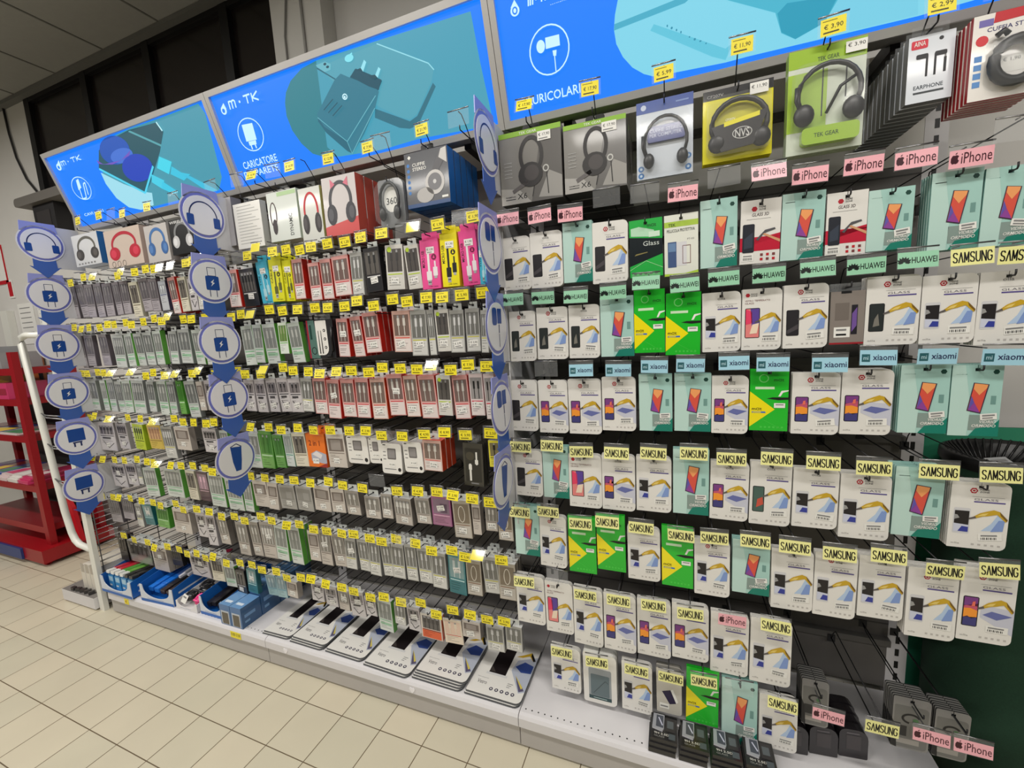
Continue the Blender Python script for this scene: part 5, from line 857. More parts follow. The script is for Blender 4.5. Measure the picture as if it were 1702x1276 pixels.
   [('wg',0.859,1.674,0.068,0.185,0.602,''),('wg',0.928,1.676,0.058,0.177,0.602,''),('wg',1.002,1.675,0.083,0.183,0.602,''),('gg',1.089,1.676,0.051,0.139,0.602,''),('wg',1.154,1.672,0.071,0.178,0.602,''),('bw',1.305,1.676,0.148,0.165,0.602,''),('wr',1.429,1.674,0.061,0.16,0.602,''),('wr',1.498,1.678,0.056,0.166,0.602,''),('wr',1.575,1.69,0.075,0.163,0.602,''),('wo',1.725,1.687,0.085,0.162,0.602,''),('wc',1.805,1.684,0.071,0.176,0.602,''),('wc',1.858,1.683,0.029,0.174,0.602,''),('ww',1.908,1.68,0.06,0.158,0.602,''),('wc',1.972,1.674,0.058,0.158,0.602,''),('wc',2.037,1.676,0.056,0.158,0.602,''),('wc',2.085,1.666,0.029,0.154,0.602,'')]),
  ([(0.803,1.49,'y','2,90',0.825,1.432),(0.861,1.475,'y','1,90',0.897,1.431),(0.952,1.474,'y','1,90',0.971,1.436),(1.005,1.493,'g','',1.042,1.439),(1.096,1.502,'y','2,90',1.116,1.435),(1.163,1.488,'y','5,90',1.191,1.435),(1.246,1.481,'y','3,90',1.266,1.437),(1.32,1.472,'y','2,90',1.343,1.428),(1.406,1.479,'y','3,90',1.421,1.428),(1.484,1.483,'y','3,90',1.499,1.432),(1.566,1.474,'y','2,90',1.58,1.432),(1.643,1.493,'y','1,90',1.666,1.448),(1.72,1.487,'y','3,90',1.741,1.443),(1.803,1.483,'y','3,90',1.816,1.442),(1.882,1.495,'g','1,90',1.894,1.441),(1.946,1.478,'y','2,90',1.965,1.44),(2.023,1.497,'y','7,90',2.033,1.447),(2.098,1.489,'y','7,90',2.086,1.446)],
   [('ws',0.825,1.42,0.07,0.153,0.602,''),('ws',0.897,1.419,0.068,0.157,0.602,''),('ws',0.971,1.424,0.062,0.16,0.602,''),('ws',1.042,1.427,0.064,0.161,0.602,''),('ws',1.116,1.423,0.07,0.156,0.602,''),('wc',1.191,1.423,0.064,0.151,0.602,''),('wr',1.266,1.425,0.073,0.162,0.602,''),('wr',1.343,1.416,0.071,0.171,0.602,''),('wr',1.421,1.416,0.072,0.163,0.602,''),('wr',1.499,1.42,0.07,0.168,0.602,''),('wo',1.58,1.42,0.074,0.171,0.602,''),('wr',1.666,1.436,0.077,0.17,0.602,''),('wo',1.741,1.431,0.063,0.169,0.602,''),('wr',1.816,1.43,0.078,0.174,0.602,''),('ww',1.894,1.429,0.062,0.159,0.602,''),('wr',1.965,1.428,0.065,0.168,0.602,''),('wp',2.033,1.435,0.055,0.161,0.602,''),('wp',2.086,1.434,0.042,0.173,0.602,'')]),
  ([(0.798,1.224,'w','',0.798,1.169),(0.856,1.223,'y','5,00',0.886,1.183),(0.956,1.223,'y','5,00',0.963,1.166),(1.043,1.215,'y','8,90',1.029,1.177),(1.141,1.227,'y','5,90',1.1,1.18),(1.23,1.219,'y','2,90',1.203,1.184),(1.327,1.223,'y','2,90',1.32,1.186),(1.433,1.224,'y','4,90',1.44,1.181),(1.523,1.228,'y','2,90',1.536,1.179),(1.604,1.213,'y','6,90',1.62,1.157),(1.702,1.212,'y','5,90',1.723,1.168),(1.806,1.224,'y','4,90',1.819,1.18),(1.9,1.237,'y','8,90',1.9,1.183),(1.988,1.229,'y','3,90',1.999,1.176),(2.096,1.241,'y','2,50',2.103,1.193)],
   [('wg',0.798,1.156,0.076,0.179,0.602,''),('gr',0.886,1.171,0.082,0.189,0.602,''),('gr',0.963,1.154,0.06,0.165,0.602,''),('wt',1.029,1.165,0.054,0.163,0.602,''),('cr',1.1,1.168,0.079,0.161,0.602,''),('or',1.203,1.17,0.112,0.157,0.602,''),('wb',1.32,1.174,0.107,0.154,0.602,''),('dv',1.44,1.169,0.112,0.125,0.602,''),('dv',1.536,1.167,0.067,0.115,0.602,''),('dv',1.62,1.145,0.098,0.132,0.602,''),('dv',1.723,1.156,0.094,0.129,0.602,''),('wo',1.819,1.168,0.085,0.129,0.602,''),('bc',1.999,1.164,0.086,0.173,0.602,''),('yb',2.103,1.181,0.069,0.104,0.602,'')]),
  ([(0.783,0.971,'y','2,90',0.8,0.926),(0.886,0.97,'y','6,50',0.888,0.921),(0.985,0.972,'y','10,90',0.98,0.917),(1.074,0.974,'y','10,90',1.091,0.92),(1.177,0.971,'y','2,90',1.204,0.933),(1.286,0.986,'y','5,90',1.297,0.927),(1.371,0.979,'y','6,90',1.379,0.927),(1.472,0.972,'y','5,90',1.491,0.912),(1.556,1.015,'w','',1.568,0.931),(1.65,0.975,'y','5,90',1.649,0.92),(1.754,0.985,'y','4,90',1.747,0.93),(1.843,0.99,'y','3,90',1.839,0.947),(1.924,0.988,'y','3,90',1.93,0.938),(2.0,0.978,'y','2,90',1.996,0.935),(2.078,0.974,'y','6,90',2.062,0.932),(2.119,0.98,'w','',2.119,0.91)],
   [('wb',0.8,0.914,0.098,0.138,0.602,''),('wb',0.888,0.909,0.066,0.136,0.602,''),('dg',0.98,0.905,0.104,0.121,0.602,''),('dg',1.091,0.908,0.104,0.122,0.602,''),('wb',1.204,0.921,0.099,0.122,0.602,''),('wb',1.297,0.915,0.075,0.111,0.602,''),('cl',1.379,0.915,0.079,0.115,0.602,''),('cl',1.491,0.9,0.082,0.102,0.602,''),('cl',1.568,0.919,0.057,0.111,0.602,''),('cl',1.649,0.908,0.09,0.123,0.602,''),('cl',1.747,0.918,0.071,0.115,0.602,''),('mg',1.839,0.935,0.088,0.131,0.602,''),('wy',1.93,0.926,0.077,0.16,0.602,''),('wb',1.996,0.923,0.035,0.132,0.602,''),('cl',2.062,0.92,0.049,0.105,0.602,''),('wy',2.119,0.897,0.06,0.116,0.602,'')]),
  ([(0.528,0.731,'y','7,90',0.528,0.677),(0.625,0.743,'y','7,90',0.62,0.686),(0.707,0.733,'y','2,90',0.713,0.698),(0.819,0.766,'y','2,90',0.807,0.709),(0.9,0.757,'y','2,90',0.902,0.702),(0.997,0.744,'y','3,90',0.99,0.707),(1.08,0.76,'y','4,90',1.115,0.704),(1.16,0.743,'y','2,90',1.188,0.714),(1.244,0.748,'y','2,90',1.264,0.706),(1.328,0.745,'y','6,90',1.34,0.696),(1.401,0.755,'y','3,90',1.409,0.699),(1.483,0.743,'y','2,90',1.474,0.703),(1.55,0.741,'y','2,90',1.536,0.7),(1.624,0.76,'y','2,90',1.6,0.704),(1.666,0.765,'w','',1.666,0.715),(1.72,0.755,'y','3,90',1.733,0.707),(1.8,0.737,'y','8,90',1.805,0.696),(1.891,0.748,'y','12,90',1.891,0.704),(1.955,0.734,'y','5,90',1.968,0.687),(2.023,0.758,'g','',2.04,0.714),(2.106,0.741,'y','4,90',2.114,0.698)],
   [('cl',0.62,0.674,0.083,0.19,0.602,''),('cl',0.713,0.686,0.067,0.193,0.602,''),('cl',0.807,0.697,0.095,0.197,0.602,''),('wg',0.902,0.69,0.084,0.187,0.602,''),('wg',0.99,0.695,0.081,0.197,0.602,''),('wb',1.115,0.692,0.066,0.154,0.602,''),('cl',1.188,0.702,0.068,0.177,0.602,''),('cl',1.264,0.694,0.073,0.166,0.602,''),('wc',1.34,0.684,0.061,0.151,0.602,''),('wc',1.409,0.687,0.059,0.158,0.602,''),('wc',1.474,0.691,0.061,0.168,0.602,''),('wc',1.536,0.688,0.053,0.16,0.602,''),('wc',1.6,0.692,0.064,0.164,0.602,''),('wc',1.666,0.702,0.056,0.173,0.602,''),('wc',1.733,0.695,0.067,0.162,0.602,''),('wc',1.805,0.684,0.071,0.16,0.602,''),('tl',1.891,0.692,0.08,0.182,0.602,''),('wy',1.968,0.675,0.066,0.155,0.602,''),('wc',2.04,0.702,0.066,0.162,0.602,''),('wy',2.114,0.686,0.07,0.158,0.602,'')]),
  ([(0.475,0.477,'w','',0.475,0.417),(0.524,0.475,'y','2,90',0.555,0.406),(0.613,0.486,'y','3,90',0.647,0.431),(0.703,0.49,'y','7,90',0.703,0.436),(0.783,0.48,'y','2,90',0.784,0.418),(0.875,0.483,'y','3,90',0.857,0.424),(0.949,0.464,'y','1,90',0.932,0.41),(1.039,0.48,'y','4,90',1.039,0.426),(1.118,0.493,'y','3,90',1.105,0.435),(1.201,0.478,'y','3,90',1.185,0.428),(1.291,0.476,'y','2,90',1.263,0.421),(1.364,0.472,'y','2,90',1.339,0.43),(1.451,0.456,'y','3,90',1.417,0.417),(1.533,0.48,'y','2,90',1.499,0.42),(1.617,0.468,'y','10,90',1.582,0.418),(1.653,0.477,'w','',1.653,0.419),(1.717,0.483,'y','6,90',1.742,0.4),(1.797,0.452,'y','5,90',1.847,0.4),(1.872,0.482,'y','3,90',1.873,0.428),(1.958,0.486,'y','4,90',1.938,0.411),(2.027,0.472,'y','7,90',2.045,0.414),(2.106,0.487,'y','3,90',2.128,0.433)],
   [('wg',0.475,0.404,0.079,0.121,0.602,''),('wk',0.555,0.394,0.077,0.138,0.602,''),('tl',0.647,0.419,0.074,0.139,0.602,''),('tb',0.784,0.406,0.067,0.118,0.602,''),('tb',0.857,0.412,0.065,0.117,0.602,''),('wb',0.932,0.398,0.072,0.088,0.602,''),('ws',1.105,0.423,0.075,0.098,0.602,''),('ws',1.185,0.416,0.077,0.104,0.602,''),('cl',1.263,0.409,0.063,0.102,0.602,''),('ws',1.339,0.418,0.08,0.129,0.602,''),('ws',1.417,0.405,0.063,0.093,0.602,''),('wg',1.499,0.408,0.078,0.16,0.602,''),('wc',1.582,0.406,0.059,0.102,0.602,''),('ws',1.653,0.406,0.067,0.119,0.602,''),('ot',1.742,0.388,0.105,0.117,0.602,''),('pc',1.847,0.388,0.086,0.115,0.602,''),('wb',1.938,0.399,0.082,0.076,0.602,''),('wc',2.045,0.402,0.076,0.113,0.602,''),('wc',2.128,0.421,0.07,0.116,0.602,'')]),
 ],
 [
  ([(2.285,2.317,'y','17,90',2.285,2.251),(2.492,2.321,'y','17,90',2.496,2.232),(2.7,2.312,'y','5,99',2.701,2.222),(2.896,2.331,'y','11,90',2.89,2.21),(3.096,2.321,'y','3,90',3.093,2.258),(3.303,2.306,'y','2,99',3.302,2.251),(3.416,2.318,'w','',3.416,2.218)],
   [('x6',2.285,2.237,0.213,0.226,0.602,''),('x6',2.496,2.218,0.193,0.204,0.602,''),('cu',2.701,2.234,0.156,0.215,0.602,''),('nv',2.89,2.222,0.172,0.19,0.602,''),('tg',3.093,2.27,0.167,0.256,0.602,''),('ep',3.302,2.237,0.087,0.148,0.602,''),('rb',3.416,2.23,0.12,0.177,0.56,'')]),
  ([(2.207,1.988,'p','',2.219,1.893),(2.317,1.983,'p','',2.327,1.897),(2.419,1.974,'p','',2.434,1.913),(2.533,2.004,'w','',2.538,1.901),(2.646,1.998,'w','',2.645,1.892),(2.751,1.985,'p','',2.746,1.893),(2.856,2.007,'w','',2.847,1.92),(2.961,1.997,'pg','',2.954,1.902),(3.06,1.981,'p','',3.055,1.905),(3.174,1.986,'p','',3.152,1.891),(3.276,1.981,'p','',3.244,1.884),(3.379,1.966,'p','',3.37,1.905),(3.453,2.007,'w','',3.466,1.898)],
   [('gw',2.219,1.905,0.102,0.179,0.602,'kl'),('gw',2.327,1.909,0.111,0.182,0.602,'kl'),('td',2.434,1.925,0.096,0.19,0.602,''),('gw',2.538,1.913,0.11,0.19,0.602,'kz'),('gk',2.645,1.904,0.097,0.172,0.602,''),('pp',2.746,1.905,0.094,0.178,0.602,''),('td',2.847,1.932,0.096,0.191,0.602,''),('r3',2.954,1.914,0.099,0.173,0.602,''),('td',3.055,1.917,0.099,0.176,0.602,''),('r3',3.152,1.903,0.089,0.163,0.602,''),('td',3.244,1.896,0.093,0.152,0.602,''),('td',3.37,1.917,0.095,0.186,0.602,''),('td',3.466,1.91,0.089,0.181,0.602,'')]),
  ([(2.207,1.723,'h','',2.23,1.641),(2.317,1.721,'h','',2.338,1.648),(2.429,1.716,'h','',2.448,1.648),(2.547,1.72,'h','',2.554,1.667),(2.647,1.741,'h','',2.654,1.68),(2.755,1.725,'h','',2.753,1.663),(2.859,1.734,'h','',2.857,1.656),(2.972,1.734,'h','',2.962,1.658),(3.084,1.738,'h','',3.068,1.661),(3.19,1.736,'h','',3.164,1.656),(3.293,1.74,'h','',3.261,1.666),(3.395,1.737,'s','',3.373,1.658),(3.483,1.732,'s','',3.481,1.656)],
   [('gw',2.23,1.653,0.097,0.175,0.602,'gz'),('gw',2.338,1.66,0.109,0.178,0.602,'gz'),('gw',2.448,1.66,0.103,0.177,0.602,'gl'),('td',2.554,1.679,0.105,0.193,0.602,''),('gm',2.654,1.692,0.092,0.197,0.602,''),('gm',2.753,1.675,0.099,0.19,0.602,''),('gw',2.857,1.668,0.103,0.176,0.602,'ol'),('gw',2.962,1.67,0.1,0.176,0.602,'cz'),('gw',3.068,1.673,0.106,0.177,0.602,'kz'),('bx',3.164,1.668,0.076,0.165,0.602,''),('gw',3.261,1.678,0.113,0.18,0.602,'gz'),('gw',3.373,1.67,0.107,0.172,0.602,'oz'),('gw',3.481,1.668,0.103,0.178,0.602,'ol')]),
  ([(2.188,1.478,'w','',2.22,1.397),(2.317,1.477,'w','',2.33,1.396),(2.438,1.475,'x','',2.441,1.399),(2.559,1.473,'x','',2.555,1.405),(2.669,1.483,'x','',2.67,1.413),(2.773,1.485,'x','',2.78,1.414),(2.889,1.49,'x','',2.884,1.406),(2.988,1.484,'x','',2.986,1.426),(3.122,1.48,'x','',3.101,1.414),(3.227,1.497,'x','',3.218,1.421),(3.348,1.497,'x','',3.339,1.431),(3.474,1.492,'x','',3.441,1.429)],
   [('gw',2.22,1.409,0.106,0.186,0.602,'kz'),('gw',2.33,1.408,0.105,0.188,0.602,'sz'),('gw',2.441,1.411,0.112,0.191,0.602,'sz'),('gw',2.555,1.417,0.109,0.181,0.602,'sz'),('td',2.67,1.425,0.101,0.185,0.602,''),('td',2.78,1.426,0.105,0.183,0.602,''),('gw',2.884,1.418,0.099,0.178,0.602,'sz'),('gm',2.986,1.438,0.098,0.185,0.602,''),('gw',3.101,1.426,0.114,0.179,0.602,'sz'),('gw',3.218,1.433,0.114,0.183,0.602,'sz'),('td',3.339,1.443,0.102,0.183,0.602,''),('td',3.441,1.441,0.098,0.184,0.602,'')]),
  ([(2.209,1.2,'s','',2.227,1.139),(2.327,1.21,'s','',2.329,1.16),(2.429,1.194,'s','',2.435,1.135),(2.548,1.197,'s','',2.549,1.14),(2.664,1.202,'s','',2.663,1.141),(2.783,1.209,'s','',2.776,1.172),(2.887,1.198,'s','',2.887,1.139),(3.005,1.206,'s','',2.998,1.145),(3.118,1.202,'s','',3.111,1.134),(3.233,1.195,'s','',3.228,1.125),(3.369,1.195,'s','',3.345,1.154),(3.487,1.196,'s','',3.47,1.121)],
   [('gw',2.227,1.151,0.106,0.176,0.602,'kz'),('td',2.329,1.172,0.094,0.194,0.602,''),('gw',2.435,1.147,0.115,0.195,0.602,'cz'),('gw',2.549,1.152,0.11,0.198,0.602,'sl'),('gw',2.663,1.153,0.11,0.192,0.602,'ol'),('td',2.776,1.184,0.106,0.218,0.602,''),('gw',2.887,1.151,0.107,0.192,0.602,'sl'),('gw',2.998,1.157,0.108,0.2,0.602,'rl'),('gw',3.111,1.146,0.112,0.184,0.602,'ol'),('gw',3.228,1.137,0.116,0.193,0.602,'oz'),('td',3.345,1.166,0.104,0.2,0.602,''),('gw',3.47,1.133,0.117,0.183,0.602,'oz')]),
  ([(2.193,0.95,'s','',2.209,0.924),(2.301,0.962,'s','',2.309,0.895),(2.418,0.933,'s','',2.416,0.905),(2.511,0.951,'s','',2.518,0.924),(2.623,0.943,'s','',2.628,0.889),(2.745,0.932,'s','',2.735,0.907),(2.843,0.937,'s','',2.839,0.875),(2.955,0.943,'s','',2.95,0.889),(3.058,0.94,'s','',3.06,0.875),(3.167,0.934,'s','',3.17,0.878),(3.278,0.946,'s','',3.277,0.885),(3.4,0.92,'s','',3.39,0.867),(3.503,0.941,'s','',3.504,0.886)],
   [('td',2.209,0.936,0.096,0.199,0.602,''),('gw',2.309,0.907,0.101,0.203,0.602,'oz'),('gm',2.416,0.917,0.099,0.216,0.602,''),('gm',2.518,0.936,0.098,0.212,0.602,''),('gw',2.628,0.901,0.106,0.194,0.602,'ol'),('gm',2.735,0.919,0.097,0.215,0.602,''),('gw',2.839,0.887,0.104,0.195,0.602,'oz'),('td',2.95,0.901,0.103,0.182,0.602,''),('gw',3.06,0.887,0.109,0.201,0.602,'ol'),('gw',3.17,0.89,0.104,0.203,0.602,'oz'),('gw',3.277,0.897,0.105,0.192,0.602,'ol'),('gw',3.39,0.879,0.109,0.21,0.602,'oz'),('gw',3.504,0.898,0.111,0.214,0.602,'sz')]),
  ([(2.195,0.673,'s','',2.207,0.64),(2.326,0.713,'w','',2.32,0.633),(2.427,0.661,'s','',2.43,0.629),(2.543,0.665,'s','',2.543,0.627),(2.659,0.67,'s','',2.659,0.627),(2.774,0.663,'s','',2.775,0.635),(2.898,0.665,'p','',2.894,0.627),(3.016,0.674,'s','',3.011,0.631)],
   [('gw',2.207,0.652,0.114,0.202,0.602,'ol'),('gw',2.32,0.645,0.106,0.21,0.602,'cz'),('gw',2.43,0.641,0.107,0.232,0.602,'ol'),('gw',2.543,0.639,0.112,0.223,0.602,'sl'),('gw',2.659,0.639,0.111,0.217,0.602,'sl'),('gw',2.775,0.647,0.114,0.206,0.602,'sl'),('gw',2.894,0.639,0.111,0.222,0.602,'ol'),('gw',3.011,0.643,0.113,0.227,0.602,'oz')]),
  ([(2.331,0.41,'s','',2.337,0.368),(2.461,0.404,'s','',2.466,0.373),(2.601,0.408,'s','',2.599,0.371),(2.714,0.409,'s','',2.707,0.376),(2.816,0.426,'s','',2.815,0.405),(2.921,0.43,'w','',2.926,0.395),(3.042,0.41,'s','',3.037,0.366),(3.162,0.405,'p','',3.145,0.423),(3.292,0.407,'s','',3.292,0.347),(3.402,0.416,'p','',3.386,0.43),(3.491,0.413,'p','',3.48,0.416)],
   [('gw',2.337,0.38,0.114,0.187,0.602,'ol'),('cs',2.466,0.385,0.123,0.21,0.602,''),('gw',2.599,0.383,0.105,0.198,0.602,'ol'),('bk',2.707,0.388,0.083,0.178,0.602,''),('gm',2.815,0.417,0.101,0.213,0.602,''),('td',2.926,0.407,0.104,0.241,0.602,''),('gw',3.037,0.378,0.106,0.195,0.602,'ol'),('sk',3.145,0.435,0.072,0.164,0.64,''),('sk',3.386,0.442,0.089,0.173,0.64,''),('sk',3.48,0.428,0.078,0.161,0.64,'')]),
 ],
]
def nm_of(code): return SCH[code][0] == 'cable_box'
ROWN = [['top', 'second', 'third', 'fourth', 'fifth', 'sixth', 'seventh', 'lowest']] * 3
LY = [0.0, 0.0]
for b in range(3):
    for r, (hooks, items) in enumerate(ROWS[b]):
        rn = ROWN[b][r]; bn = BAYN[b]; nh = 0
        for (hx, hz, code, text, wx, wz) in hooks:
            nh += 1
            lab = 'wire hook with %s tag%s, %s in %s row, %s bay' % (CODEW[code[0]], (' reading ' + text) if text and text[0] != '~' else '', ORD[nh - 1], rn, bn)
            fw = 0.0
            if nh > 1 and hx - lastx < 0.088 and lastf == 0.0: fw = 0.007
            if 'g' in code: fw = 0.016
            lastx, lastf = hx, fw
            hook(hx, hz, code, text, wx, wz, lab, 'wire hooks of the %s bay' % bn, fw)
        for k, (code, x, z, w, h, y0, opt) in enumerate(items):
            key = 'bk_' if (code == 'bk' and b == 2) else code
            if key in TYPES:
                fn, look, dep, nb = TYPES[key]; o = fn(w, h, opt)
                if key == 'gw': look = 'white glass pack picturing %s' % PH[opt[0]]
            else:
                o = win_box(code, w, h, opt); look = SCH[code][1]; dep = SCH[code][7]; nb = 2 if code in ('wo', 'wr') or (b == 1 and r == 6 and nm_of(code)) else 1 if b == 0 and r in (6, 7) else 0
            jig = 1.0 if b < 2 and r > 0 else .35
            rx, ry, rz = math.radians(random.uniform(0, 4) * jig), math.radians(random.uniform(-2.2, 2.2) * jig), math.radians(random.uniform(-3, 3) * jig)
            if w > .11: ry *= .3; rz *= .3
            o.location = (x, y0, z); o.rotation_euler = (rx, ry, rz)
            pos = '%s from left, %s row, %s bay' % (ORD[k], rn, bn)
            o['label'] = look + ', ' + pos; o['group'] = 'packs hanging in the %s bay' % bn
            cat = {'screen_protector_pack': 'screen protector', 'cable_box': 'cable', 'charger_box': 'charger', 'charger_card': 'charger', 'charger_pack': 'charger', 'phone_case_box': 'phone case', 'headset_box': 'headphones', 'headset_blister': 'headphones', 'earphone_box': 'earphones', 'earphone_blister': 'earphones'}[o.name.split('.')[0]]
            o['category'] = cat
            yy = y0; lab2 = 'pack behind the front one, ' + pos; front = 0.036 if key in ('nv', 'tg', '36', 'rb', 'cu') else 0.0
            if x > 3.2 and key in ('gw', 'td'): nb = 4
            for q in range(nb):
                yy += dep + 0.004 + front * .0 + random.uniform(0, .002)
                if yy + dep > BACK - 0.06: break
                if b < 2 and key in ('cl', 'dk') and q > 0: break
                c = copy_one(o, (x, yy, z), lab2, 'packs behind, ' + pos); c.rotation_euler = (rx, ry * .6, rz)
                for ch in o.children:
                    if ch.name.split('.')[0] == 'hang_tab':
                        d = ch.copy(); COL.objects.link(d); d.parent = c

# ------------------------------------------------------------------ round category signs
RIM = mat((112, 118, 196), 0.35); RIM2 = mat((150, 156, 220), 0.35); ARROW = mat((58, 96, 178), 0.35); FACE = mat((230, 230, 236), 0.3); ICON = ink(20, 70, 150); NAVY = ink(24, 40, 96)
def sign(x, y, z, icon, label, tilt=0.0, back=True):
    o = empty('category_sign', (x, y, z), math.pi / 2); o.rotation_euler = (math.radians(tilt), 0, math.pi / 2)
    tag(o, label, 'sign', 'round category signs')
    if back:
        g = MB(); g.box(-0.01, 0.17, 0.003, 0.005, -0.13, 0.10, mat((206, 206, 210), 0.35)); g.build('backing_card', o)
    g = MB(); g.prism([(-.075, .060), (.075, .060), (.070, .112), (-.070, .112)], -.001, .002, RIM2); g.disc(0, 0, .090, .090, -.0014, RIM, 32); g.ring(0, 0, .096, .096, .007, -.001, mat((226, 226, 236), .35), 32); g.build('rim', o)
    g = MB(); g.prism([(.080 * math.cos(a), .080 * math.sin(a)) for a in [i * math.pi / 16 for i in range(32)]], -.004, -.0015, FACE); y = -.0044
    F = FACE; g2 = g; n0 = len(g.v)
    if icon == 'head':
        g.ring(0, -.006, .046, .05, .004, y, NAVY, 20, -.1, math.pi + .1)
        for s in (-1, 1): g.flat(rrect(s * .042 - .011, s * .042 + .011, -.036, -.002, *[.004] * 4), y - EPS, ICON)
    elif icon == 'usb':
        g.ring(0, .030, .020, .020, .0025, y, NAVY, 4, math.pi / 4, 2.25 * math.pi); g.flat(rrect(-.022, .022, -.030, .016, *[.004] * 4), y, ICON); g.flat([(-.006, -.004), (.006, .006), (.001, -.004), (.007, -.006), (-.006, -.018), (-.001, -.008)], y - EPS, FACE)
        for s in (-1, 1): g.rect(s * .011 - .0012, s * .011 + .0012, -.052, -.030, y, NAVY)
    elif icon == 'plug':
        g.rect(-.029, .029, -.014, .042, y, ICON); g.rect(-.016, .016, -.022, -.016, y, NAVY)
        for s in (-1, 1): g.rect(s * .011 - .003, s * .011 + .003, -.038, -.022, y, NAVY)
    elif icon == 'car':
        g.flat([(-.018, .046), (.022, .040), (.018, -.010), (.013, -.044), (-.006, -.044), (-.014, -.008)], y, ICON); g.line([(-.018, .046), (.004, .054), (.022, .040)], .003, y, NAVY)
    else:
        g.flat(rrect(-.034, -.004, .004, .048, *[.009] * 4), y, ICON); g.rect(-.001, .026, .008, .046, y, ICON); g.rect(.006, .011, -.016, .006, y, NAVY); g.rect(.007, .010, -.052, -.018, y, NAVY)
    g.v[n0:] = [(q[0] * 1.3, q[1], q[2] * 1.3) for q in g.v[n0:]]
    g.build('face', o)
    g = MB(); g.prism([(.046, -.080), (-.046, -.080), (-.048, -.128), (-.064, -.124), (0, -.185), (.064, -.124), (.048, -.128)], -.0006, .002, ARROW); g.build('arrow', o)
ICN = {'head': 'headphones', 'usb': 'plug and cable', 'plug': 'square wall plug', 'car': 'car charger', 'ear': 'earphone'}
for c, (x, lst, wh) in enumerate(((-.52, [(.514, 2.196, 'head'), (.507, 1.919, 'usb'), (.503, 1.641, 'usb'), (.504, 1.368, 'usb'), (.501, 1.099, 'plug'), (.494, .815, 'plug')], 'left end of the left bay'),
                                  (.845, [(.489, 2.145, 'head'), (.486, 1.87, 'usb'), (.484, 1.603, 'usb'), (.486, 1.355, 'usb'), (.478, 1.069, 'car')], 'right end of the left bay'),
                                  (2.175, [(.506, 2.177, 'head'), (.488, 1.868, 'ear'), (.500, 1.603, 'ear'), (.503, 1.327, 'ear'), (.480, 1.074, 'car')], 'right end of the middle bay'))):
    for k, (y, z, ic) in enumerate(lst):
        sign(x, y, z, ic, 'round blue %s sign, %s from top, %s' % (ICN[ic], ORD[k], wh), random.uniform(-3, 3), c != 1 or k == 0)
g = MB(); g.box(2.172, 2.176, .60, BACK - .01, .86, 1.98, mat((206, 206, 208), .3)); tag(g.build('bay_divider'), 'white divider board standing between the middle and right bays', 'divider')

# ------------------------------------------------------------------ left end of the gondola
PIPE = mat((226, 226, 218), 0.3)
o = empty('tube_stand', (-.58, .5, 0)); tag(o, 'white tubular end frame at the far left of the shelving', 'frame')
g = MB(); g.box(-.024, .024, -.012, .012, 0.0, 2.0, PIPE); g.build('post', o)
g = MB(); g.tube([(-.02, 0, 1.70), (-.26, 0, 1.71), (-.31, 0, 1.70), (-.335, 0, 1.66), (-.29, 0, 1.2), (-.235, 0, .62), (-.205, 0, .48), (-.18, 0, .435), (-.14, 0, .41), (-.02, 0, .395)], .018, PIPE, 10); g.build('tube_loop', o)
g = MB()
for k in range(30): g.tube([(0, .012, .17 + k * .034), (0, .50, .17 + k * .034)], .0025, STEEL, 5)
for k in range(4): g.tube([(.003, .03 + k * .155, .15), (.003, .03 + k * .155, 1.18)], .003, STEEL, 5)
g.build('wire_grid', o)
for k, z in enumerate((1.225, 1.035, .815)):
    g = MB(); g.tube([(-.02, .0, z), (-.2, -.01, z + .004), (-.245, -.01, z + .016)], .004, STEEL, 6); g.tube([(-.02, .0, z - .018), (-.2, -.01, z - .010), (-.245, -.01, z + .016)], .003, STEEL, 6); g.build('side_hook', o)
o = empty('end_shelf', (-.97, .47, 0)); tag(o, 'small white base shelf beyond the left end frame', 'shelf')
g = MB(); g.box(0, .36, 0, .45, .012, .085, ENAM, None, None, mat((120, 116, 112), .6)); g.build('deck', o)
g = MB(); g.box(.0, .02, .02, .05, 0, .012, BLACK); g.build('foot', o)
for k in range(4):
    g = MB(); g.box(0, .045, 0, .22, 0, .165 + .01 * (k % 2), mat((214, 208, 196), .4), None, mat((226, 222, 214), .3)); g.rect(.006, .039, .12, .18, -.0006, ink(176, 168, 156)); b = g.build('accessory_box'); b.location = (-.81 + k * .051, .515, .0855); tag(b, 'tall pale box standing on the end shelf, %s from left' % ORD[k], 'box', 'pale boxes on the end shelf')
for k in range(5):
    g = MB(); g.box(0, .03, 0, .02, 0, .02, ink(52, 50, 50)); b = g.build('metal_clip'); b.location = (-.88 + k * .05, .478, .0855); b.rotation_euler = (0, 0, .3 * k); tag(b, 'small dark clip lying along the end shelf front', 'clip', 'dark clips on the end shelf')
g = MB(); g.box(-.10, .10, 0, .02, -.28, 0, ink(150, 92, 60), gls(166, 100, 66)); g.rect(-.08, .04, -.12, -.03, -.0006, ink(206, 140, 100)); g.flat([(-.09, -.16), (.0, -.15), (.05, -.26), (-.05, -.27)], -.0006, ink(206, 110, 50)); g.rect(.02, .09, -.26, -.17, -.0006, BLACK)
b = g.build('brown_pack'); b.location = (-2.62, 1.165, 1.60); tag(b, 'brown and orange pack hanging on the back wall behind the tube loop', 'pack')
